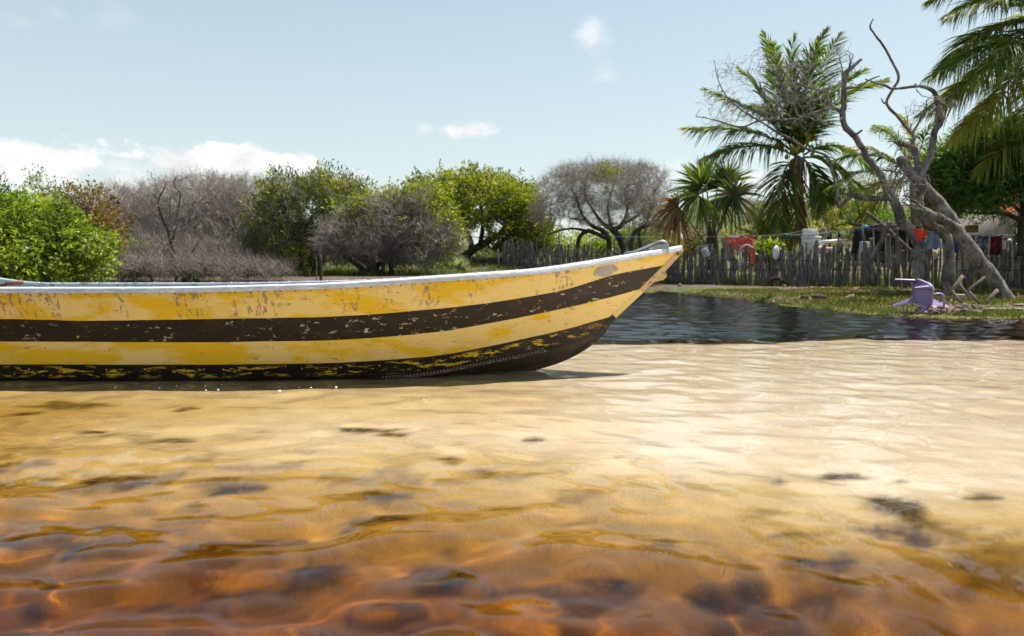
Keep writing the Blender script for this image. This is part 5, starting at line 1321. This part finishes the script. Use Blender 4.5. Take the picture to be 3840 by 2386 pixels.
for lab, a, b_, w_, Y in (('pale driftwood pole leaning down to the right across the hut', (3249, 795), (3420, 945), 14, 19.6), ('grey pole leaning up to the right against the dead tree', (3268, 980), (3341, 826), 17, 19.2), ('crooked grey post standing before the hut', (3336, 1010), (3330, 880), 13, 19.8), ('slim upright post left of the curved dead trunk', (3358, 1010), (3364, 855), 11, 19.4), ('short slanting stick nailed across the fence', (3130, 1013), (3152, 978), 9, FY(3140, -.12))):
    P, R = trace([(*a, Y, w_), ((a[0] + b_[0]) / 2 + 2, (a[1] + b_[1]) / 2 - 2, Y, w_ * .95), (*b_, Y - .1, w_ * .85)], 12)
    tag(MB().tubes(P, R, 8, cap=True).build('pole', MATS['stake_wood' if 'short' in lab else 'bark_dead']), lab, 'pole')
bs = thing('basket', 'yellow woven basket hanging right of the leaning trunk', 'basket', tuple(W(3643, 860, 18.6)))
MB().box(W(3643, 859, 18.6), (38 * PXM(18.6), .2, 27 * PXM(18.6)), bev=.02).build('basket_body', MATS['basket'], bs)
MB().tubes(catmull(np.array([W(3630, 846, 18.6), W(3636, 832, 18.6), W(3650, 832, 18.6), W(3656, 846, 18.6)]), 14), np.full(14, .008), 5).build('handle', MATS['basket'], bs)
# house at the right edge
yo = 27.0; mo = PXM(yo)
nmat('roof_tile', (.62, .20, .06), (.48, .14, .05), 5, .85, .15, .3, .01, c3=(.36, .12, .06)); nmat('adobe', (.30, .26, .23), (.40, .35, .31), 4, .95, .1, .5, .01); nmat('thatch', (.20, .17, .14), (.33, .29, .24), 20, .95, .05, .8, .01, (4, 4, .3))
xh0, xh1 = W(3770, 800, yo)[0], W(4350, 800, yo)[0]
house = thing('house', 'small house with an orange tiled roof at the right edge', 'house', (xh0 + 2, yo + 1, gz(xh0, yo)))
zt_, zb = W(3800, 797, yo)[2], gz(xh0, yo) - .1
MB().box(((xh0 + xh1) / 2, yo + 1.6, (zt_ + zb) / 2), (xh1 - xh0 - .3, 3.0, zt_ - zb)).build('wall', MATS['adobe'], house)
roof = MB().box(((xh0 + xh1) / 2, yo + .85, zt_ + .26), (xh1 - xh0, 2.2, .05), axes((0, 1, .42), (0, -.42, 1))).build('roof', MATS['roof_tile'], house)
rng = np.random.default_rng(5)
u_, f_, n_ = axes((0, 1, .42), (0, -.42, 1))
tile = None
for r_ in range(9):
    for c_ in range(22):
        x = xh0 + .1 + c_ * .155 + rng.normal() * .006
        if x > xh0 + 3.3: continue
        p = np.array((x, yo - .18, zt_ - .14)) + f_ * (r_ * .235) + n_ * .06
        a = np.linspace(0, np.pi, 6)
        if tile is None:
            arcv = np.stack([np.stack([np.cos(a) * .078, np.zeros(6), np.sin(a) * .05], -1), np.stack([np.cos(a) * .066, np.full(6, .28), np.sin(a) * .045 - .012], -1)])
            b = MB().grid(arcv).grid(arcv[::-1] - (0, 0, .012)); ob = b.build('roof_tile', MATS['roof_tile'], house, world=False); tile = ob
        else:
            ob = bpy.data.objects.new('roof_tile', tile.data); COL.objects.link(ob)
        ob.parent = roof
        M = Matrix.Identity(4)
        for i, ax_ in enumerate((u_, f_, n_)):
            for j in range(3): M[j][i] = ax_[j]
        M.translation = Vector(p)
        ob.matrix_parent_inverse = Matrix.Identity(4)
        ob.matrix_basis = M
sc_ = thing('thatch_screen', 'screen of dry palm thatch below the orange roof', 'screen', tuple(W(3805, 900, 23)))
for k in range(26):
    px = 3772 + k * 4.4
    P, R = trace([(px, 800 + 8 * math.sin(k * 2.1), 23, 6), (px + 1.5, 840, 22.9, 7), (px + rng.normal() * 3, 905, 22.9, 4)], 6)
    MB().tubes(P, R, 5).build('straw', MATS['thatch'], sc_)
# ------------------------------------------------------------------ purple plastic chair lying on its back
nmat('purple_plastic', (.34, .24, .47), (.40, .30, .53), 5, .38, .5, .06, .002)
U_ = np.array((.95, .20, .17)); U_ /= np.linalg.norm(U_)
Wd = np.array((.43, -.87, -.24)); Wd -= U_ * Wd.dot(U_); Wd /= np.linalg.norm(Wd)
Fr = -np.cross(U_, Wd)
CH0 = W(3466, 1100, 11.4)
MC = np.array([Wd, Fr, U_])            # local x = width, y = front, z = up
def cl(p): return .80 * (np.asarray(p, float).reshape(-1, 3) - (0, 0, .42)) @ MC + CH0
chair = thing('plastic_chair', 'lilac plastic armchair tipped on its back at the water edge', 'chair', tuple(CH0))
def cbuild(name, b):
    for i in range(len(b.v)): b.v[i] = cl(b.v[i])
    return b.build(name, MATS['purple_plastic'], chair)
# seat shell with a rolled rim
n = 40; a = np.linspace(0, 2 * np.pi, n, endpoint=False)
sq = lambda rx, ry: np.stack([rx * np.sign(np.cos(a)) * np.abs(np.cos(a)) ** .45, ry * np.sign(np.sin(a)) * np.abs(np.sin(a)) ** .45], -1)
rings = []
for rx, ry, z in ((.001, .001, .395), (.12, .12, .397), (.19, .19, .405), (.215, .215, .42), (.23, .23, .42), (.238, .238, .40), (.240, .240, .36), (.232, .232, .36), (.228, .228, .40), (.20, .20, .392), (.12, .12, .385), (.001, .001, .384)):
    rings.append(np.concatenate([sq(rx, ry), np.full((n, 1), z)], 1))
cbuild('seat', MB().grid(np.array(rings), wrap=True))
for sx in (-1, 1):
    for sy in (-1, 1):
        top, foot = np.array((sx * .205, sy * .205, .40)), np.array((sx * .265, sy * .27, .0))
        b = MB(); V = []
        for f in np.linspace(0, 1, 9):
            c = top * (1 - f) + foot * f
            w1 = .075 * (1 - f) + .034 * f; th = .010
            ex, ey = np.array((-sx, 0, 0)), np.array((0, -sy, 0))
            V.append([c, c + ex * w1, c + ex * w1 + ey * th, c + ex * th + ey * th, c + ex * th + ey * w1, c + ey * w1, c])
        b.grid(np.array(V))
        b.add(np.array(V[-1][:6]), [(0, 1, 2, 3), (0, 3, 4, 5)])
        cbuild('leg', b)
# backrest: frame, slats; armrests
bz = lambda x, z: np.array((x, -.215 - .16 * (z - .42), z))
fr_ = catmull(np.array([bz(-.20, .40), bz(-.215, .6), bz(-.20, .76), bz(-.10, .81), bz(.10, .81), bz(.20, .76), bz(.215, .6), bz(.20, .40)]), 40)
cbuild('back_frame', MB().tubes(fr_, np.full(40, .020), 8, cap=True))
for x in np.linspace(-.13, .13, 5):
    cbuild('back_slat', MB().box((x, -.215 - .16 * .19, .61), (.032, .012, .38), axes((0, 1, .16), (0, -.16, 1)), bev=.003))
for sx in (-1, 1):
    P = catmull(np.array([(sx * .225, .05, .41), (sx * .25, .06, .50), (sx * .262, .02, .58), (sx * .258, -.12, .62), (sx * .225, -.25, .66)]), 24)
    b = MB().tubes(P, np.full(24, .019), 8, cap=True)
    cbuild('armrest', b)
# ------------------------------------------------------------------ loose wood on the bank
tre = thing('wooden_trestle', 'broken wooden trestle of crossed sticks at the foot of the leaning trunk', 'trestle', tuple(W(3640, 1130, 12.6)))
nmat('stick_wood', (.11, .085, .07), (.22, .18, .15), 8, .9, .1, .6, .006, (1, 1, .4))
for a, b_, w_, Y in (((3611, 1034), (3558, 1106), 12, 12.6), ((3570, 1090), (3607, 1140), 9, 12.5), ((3597, 1064), (3642, 1126), 9, 12.4), ((3693, 1039), (3626, 1095), 9, 13.0), ((3633, 1094), (3675, 1140), 10, 12.7), ((3741, 1087), (3694, 1140), 12, 12.5)):
    A_, B_ = W(*a, Y), W(*b_, Y - .1); d_ = B_ - A_; L_ = np.linalg.norm(d_)
    MB().box((A_ + B_) / 2, (w_ * PXM(Y), w_ * PXM(Y) * .7, L_), axes((0, 1, 0), d_), bev=.004).build('stick', MATS['stick_wood'], tre)
MB().box(W(3607, 1113, 12.8), (46 * PXM(12.8), .02, 22 * PXM(12.8)), axes((0, 1, .8), (.05, -.8, 1)), bev=.003).build('board', MATS['plank_pale'], tre)
pb = W(3775, 1149, 11.6); pb[2] = gz(pb[0], pb[1]) + .02
tag(MB().box(pb, (.62, .12, .025), axes((.12, 1, 0)), bev=.004).build('plank', MATS['plank_pale']), 'pale weathered plank lying on the bank at the right edge', 'plank')
pb2 = W(3825, 1138, 12.4); pb2[2] = gz(pb2[0], pb2[1]) + .02
tag(MB().box(pb2, (.26, .10, .02), axes((-.4, 1, 0)), bev=.004).build('plank', MATS['plank']), 'short grey plank behind the pale one at the right edge', 'plank')
P, R = trace([(3520, 1131, 11.2, 4), (3570, 1133, 11.1, 5), (3610, 1145, 11.0, 6), (3640, 1160, 10.9, 5)], 14)
tag(MB().tubes(P, R, 7, cap=True).build('branch', MATS['bark_dead']), 'long curved grey branch lying right of the lilac chair', 'branch')
rng = np.random.default_rng(88)
def husk(px, py, Y, r, label, mat='coconut_husk', squash=.8, seed=0, name='coconut', cat='coconut', group=None, sit=True):
    a = np.linspace(0, 2 * np.pi, 14, endpoint=False); ph = np.linspace(.02, np.pi - .02, 9)
    rr = 1 + .22 * fbm(np.cos(a)[None] * 1.3 + 7 * seed + 0 * ph[:, None], np.sin(a)[None] * 1.3 + ph[:, None] * 1.4, 3, seed)
    V = np.stack([np.sin(ph)[:, None] * np.cos(a)[None] * rr, np.sin(ph)[:, None] * np.sin(a)[None] * rr, np.cos(ph)[:, None] * rr * squash], -1) * r
    c = W(px, py, Y)
    if sit: c[2] = gz(c[0], c[1]) + r * squash * .7
    return tag(MB().grid(V + c, wrap=True).build(name, MATS[mat]), label, cat, group)
CG = 'coconut husks lying on the bank'
for i, (px, py, r, lab) in enumerate([(2975, 1066, 9, 'round husk on the mud by the fence, right of the dog'), (2941, 1073, 7, 'dark half buried husk in front of the dog'), (2549, 1070, 8, 'red brown husk on the far mud edge just right of the bow'), (3213, 1069, 9, 'tan husk at the fence foot near the lilac chair'), (3206, 1087, 10, 'pale topped husk on the grass left of the lilac chair'), (2977, 1083, 9, 'flat pinkish husk below the round one'), (3042, 1079, 11, 'split orange husk on the mud strip'), (3085, 1080, 9, 'pale flat husk right of the orange one'), (3300, 1087, 10, 'tan husk lying on the grass behind the chair legs'), (3346, 1097, 11, 'grey white husk nearest the chair legs'), (3280, 1104, 10, 'small dark husk in the grass left of the chair'), (3366, 1092, 8, 'brown husk right behind the grey white one'), (2872, 1060, 6, 'whitish husk at the foot of the stakes left of the dog')]):
    # depth where the ground shows at that photo row
    Yg = np.linspace(9, 30, 400); xs = (px - 1920) / F_PX * Yg; zz = height(xs, Yg); d_ = np.array([W(px, py + r * .6, y)[2] for y in Yg]) - zz
    k_ = int(np.argmax(d_ < 0)) if (d_ < 0).any() else 0
    Y = Yg[k_] if k_ else 17.0
    husk(px, py, Y, max(.05, r * PXM(Y)), lab, seed=i, squash=.62 if 'flat' in lab or 'split' in lab else .85, group=CG)
# driftwood lumps and root pile
P, R = trace([(3128, 1135, 14.2, 6), (3150, 1131, 14.2, 12), (3172, 1126, 14.2, 22), (3190, 1120, 14.2, 34), (3202, 1119, 14.2, 30)], 14)
tag(MB().tubes(P, R * (1 + .1 * rng.normal(size=14)), 10, cap=True).build('driftwood', MATS['coconut_husk']), 'wedge shaped brown driftwood stump on the green tongue', 'driftwood')
husk(3075, 1128, 14.2, .14, 'dark lumpy root clump left of the driftwood stump', 'bark_dark', .4, 41, 'root_clump', 'roots')
husk(3018, 1129, 14.3, .08, 'small dark root clump, leftmost on the green tongue', 'bark_dark', .6, 42, 'root_clump', 'roots')
pile = thing('root_pile', 'heap of torn brown roots and husks under the lilac chair', 'roots', tuple(W(3550, 1140, 11)))
for k in range(38):
    px = rng.uniform(3440, 3700); Y = rng.uniform(10.9, 11.8); x = (px - 1920) / F_PX * Y; z = gz(x, Y)
    a = rng.random() * 6.28; l = rng.uniform(.06, .22); p = np.array((x, Y, z + rng.uniform(.0, .09) * max(0, 1 - abs(px - 3530) / 130)))
    d_ = np.array((math.cos(a), .5 * math.sin(a), rng.normal() * .35))
    MB().tubes(catmull(np.array([p - d_ * l / 2, p + (0, 0, .03) + rng.normal(size=3) * .015, p + d_ * l / 2]), 6), np.array([.012, .024, .03, .03, .022, .008]) * rng.uniform(.6, 1.5), 6).build('root', MATS['coconut_husk' if k % 3 else 'stick_wood'], pile)
for k in range(7):
    Y = 11.0 + .1 * k; px = 3460 + 24 * k; x = (px - 1920) / F_PX * Y
    husk_o = MB(); r = rng.uniform(.05, .085)
    a = np.linspace(0, 2 * np.pi, 10, endpoint=False); ph = np.linspace(.05, np.pi - .05, 7)
    rr = 1 + .35 * fbm(np.cos(a)[None] * 1.3 + 3 * k + 0 * ph[:, None], np.sin(a)[None] + ph[:, None] * 1.4, 3, k)
    V = np.stack([np.sin(ph)[:, None] * np.cos(a)[None] * rr * 1.4, np.sin(ph)[:, None] * np.sin(a)[None] * rr, np.cos(ph)[:, None] * rr * .7], -1) * r + np.array((x, Y, gz(x, Y) + r * .4))
    husk_o.grid(V, wrap=True).build('husk', MATS['coconut_husk'], pile)
# ------------------------------------------------------------------ dog nosing along the fence foot
nmat('fur_dark', (.020, .014, .011), (.055, .038, .028), 22, .9, .15, .6, .01); flat('fur_pale', (.20, .15, .11), (.13, .09, .07), .9, .1)
def skin_body(name, pts, edges, root, mat, label, cat, sub=2):
    me = bpy.data.meshes.new(name); me.from_pydata([p[0] for p in pts], edges, [])
    o = bpy.data.objects.new(name, me); COL.objects.link(o)
    sm = o.modifiers.new('skin', 'SKIN')
    for v, p in zip(me.skin_vertices[0].data, pts):
        v.radius = (p[1], p[1]) if np.isscalar(p[1]) else p[1]; v.use_root = False
    me.skin_vertices[0].data[root].use_root = True
    sm.use_smooth_shade = True
    o.modifiers.new('sub', 'SUBSURF').levels = sub; o.modifiers['sub'].render_levels = sub
    me.materials.append(mat)
    return tag(o, label, cat)
Yd = 22.3; k_ = PXM(Yd)
dx_ = W(2917, 1067, Yd); zg = gz(dx_[0], Yd)
def D(px, py, dy=0.0): return ((px - 2917) * k_ + dx_[0], Yd + dy, zg + (1067 - py) * k_)
pts = [(D(2896, 1036), .052), (D(2906, 1034), .058), (D(2918, 1037), .056), (D(2927, 1041), .050), (D(2934, 1046), .036), (D(2940, 1051), .034), (D(2946, 1056), .020), (D(2948, 1059), .013),
       (D(2893, 1041, -.05), .034), (D(2897, 1051, -.05), .020), (D(2892, 1058, -.05), .014), (D(2892, 1067, -.05), .013), (D(2893, 1041, .06), .034), (D(2904, 1051, .06), .020), (D(2899, 1058, .06), .014), (D(2900, 1067, .06), .013),
       (D(2926, 1047, -.05), .026), (D(2922, 1057, -.05), .016), (D(2921, 1067, -.05), .013), (D(2928, 1047, .06), .026), (D(2930, 1057, .06), .016), (D(2929, 1067, .06), .013),
       (D(2889, 1040), .014), (D(2887, 1050), .009), (D(2888, 1058), .006), (D(2937, 1044, -.035), .012), (D(2934, 1040, -.05), .006), (D(2938, 1044, .035), .012), (D(2936, 1040, .05), .006)]
ed = [(0, 1), (1, 2), (2, 3), (3, 4), (4, 5), (5, 6), (6, 7), (0, 8), (8, 9), (9, 10), (10, 11), (0, 12), (12, 13), (13, 14), (14, 15), (3, 16), (16, 17), (17, 18), (3, 19), (19, 20), (20, 21), (0, 22), (22, 23), (23, 24), (5, 25), (25, 26), (5, 27), (27, 28)]
dog = skin_body('dog', pts, ed, 1, MATS['fur_dark'], 'small dark brown dog nosing the ground at the foot of the stakes', 'dog')
# ------------------------------------------------------------------ grasses and water weed
leafmat('grass_blade', [(.040, .058, .014), (.070, .095, .020), (.12, .135, .034), (.24, .21, .09)], .4, .15, .6)
leafmat('weed', [(.07, .10, .02), (.14, .17, .03), (.24, .22, .06), (.42, .36, .16)], .3, .2, .5)
def blades(name, P, h, w_, mat, seed, label, cat, lean=.5):
    rng = np.random.default_rng(seed); N = len(P)
    a = rng.random(N) * 6.28; d = np.stack([np.cos(a), np.sin(a), np.zeros(N)], -1); s = np.stack([-np.sin(a), np.cos(a), np.zeros(N)], -1)
    H = (h * (.5 + rng.random(N)))[:, None]; ln = (lean * rng.random(N))[:, None] * H
    z = np.array((0, 0, 1.0)); w2 = (w_ * (.6 + .8 * rng.random(N)))[:, None]
    V = np.stack([P - s * w2, P + s * w2, P + z * H * .6 + d * ln * .45 + s * w2 * .8, P + z * H * .6 + d * ln * .45 - s * w2 * .8, P + z * H + d * ln * 1.3], 1).reshape(-1, 3)
    i = np.arange(N)[:, None] * 5
    b = MB(); r = np.repeat(np.clip(rng.normal(.45, .25, N), 0, 1), 5)
    b.add(V, i + np.array([[0, 1, 2, 3]]), r)
    b.f3.append(np.concatenate([i + np.array([[3, 2, 4]])]))
    return tag(b.build(name, MATS[mat]), label, cat, kind='stuff')
rng = np.random.default_rng(123)
# bank on the right
x = rng.uniform(3.2, 12.5, 160000); y = 9.3 + 11.5 * rng.random(160000) ** 1.35
z = height(x, y); keep = (z > -.05) & (fbm(x * .9, y * .9, 4, 19) < .02 + .22 * rng.random(len(x))) & (np.exp(-((y - (31 - 1.02 * x - 1.6)) / 1.5) ** 2) * (.55 + .45 * sstep(9.6, 7.4, x)) < .25 + .7 * rng.random(len(x)))
P = np.stack([x, y, z], -1)[keep][:75000]
blades('grass', P, .045, .0035, 'grass_blade', 1, 'short green grass on the far bank', 'grass')
# fallen leaves and husk scraps on the bank
x = rng.uniform(3.6, 12.0, 5200); y = 10.2 + 11 * rng.random(5200); z = height(x, y); keep = z > -.02
b = MB(); leaves(b, np.stack([x, y, z + .012], -1)[keep], 1, .01, .075, rng, .35, -.2)
tag(b.build('leaf_litter', MATS['palm_dry']), 'brown fallen leaves and scraps strewn over the far bank', 'litter', kind='stuff')
# tufts along the fence foot
t_ = rng.random(5200); p2 = A0[None] + (A1 - A0)[None] * t_[:, None]; off = np.abs(rng.normal(size=5200)) * .22
x, y = p2[:, 0] - off * .7, p2[:, 1] - off * .7; keep = fbm(x * 1.1, y * 1.1, 3, 66) > -.05
blades('grass_tufts', np.stack([x, y, height(x, y)], -1)[keep], .13, .006, 'grass_blade', 2, 'grass tufts growing along the foot of the fence', 'grass')
# meadow behind the boat and behind the fence
x = rng.uniform(-16, 16, 90000); y = 21 + 26 * rng.random(90000); fen = 31 - 1.02 * x
keep = ((x < .3) | (y > fen + .3)) & (fbm(x * .5, y * .5, 4, 31) > -.15)
blades('meadow_grass', np.stack([x, y, height(x, y)], -1)[keep], .16, .008, 'grass_blade', 3, 'rough yellowish meadow grass behind boat and fence', 'grass', .8)
# floating weed in the shallows by the green tongue
x = rng.uniform(3.0, 7.5, 60000); y = rng.uniform(10.2, 23.5, 60000); z = height(x, y)
keep = (z < .0) & (z > -.9) & (fbm(x * 1.4, y * .8, 4, 47) > .04 + .5 * np.clip(-z - .15, 0, 1)) 
Pw = np.stack([x, y, np.full(len(x), .006)], -1)[keep][:16000]
b = MB(); leaves(b, Pw, 1, .02, .06, rng, .3, 0.0)
b.v[0][:, 2] = np.abs(b.v[0][:, 2] - .006) * .25 + .004
tag(b.build('water_weed', MATS['weed']), 'green and straw coloured weed floating by the bank', 'weed', kind='stuff')
# pale spiky clump behind the boat
gp = on_ground(1730, 27.0); gp[2] -= .02
cl_ = plant('grass_clump', 'pale spiky grass clump on the meadow behind the boat', gp, cat='plant')
mb = MB(); n = 260; a = rng.random(n) * 6.28; e = rng.uniform(.25, 1.35, n); L_ = rng.uniform(.35, .75, n)
for k in range(n):
    d_ = np.array((math.cos(a[k]) * math.cos(e[k]), math.sin(a[k]) * math.cos(e[k]), math.sin(e[k]))); s_ = np.array((-math.sin(a[k]), math.cos(a[k]), 0)) * .011
    p = gp + np.array((0, 0, .12)); q = p + d_ * L_[k] * .6; r_ = p + d_ * L_[k] + (0, 0, -.12 * L_[k])
    mb.add([p - s_, p + s_, q + s_, q - s_], [(0, 1, 2, 3)], rng.random()); mb.add([q - s_, q + s_, r_], [(0, 1, 2)], rng.random())
leafmat('agave', [(.16, .20, .12), (.28, .31, .20), (.42, .42, .30)], .3, .2, .6)
mb.build('blades', MATS['agave'], cl_)
MB().lathe([(.001, .0), (.16, .02), (.2, .08), (.12, .16), (.001, .18)], gp, 12).build('root_mound', MATS['bark_dark'], cl_)
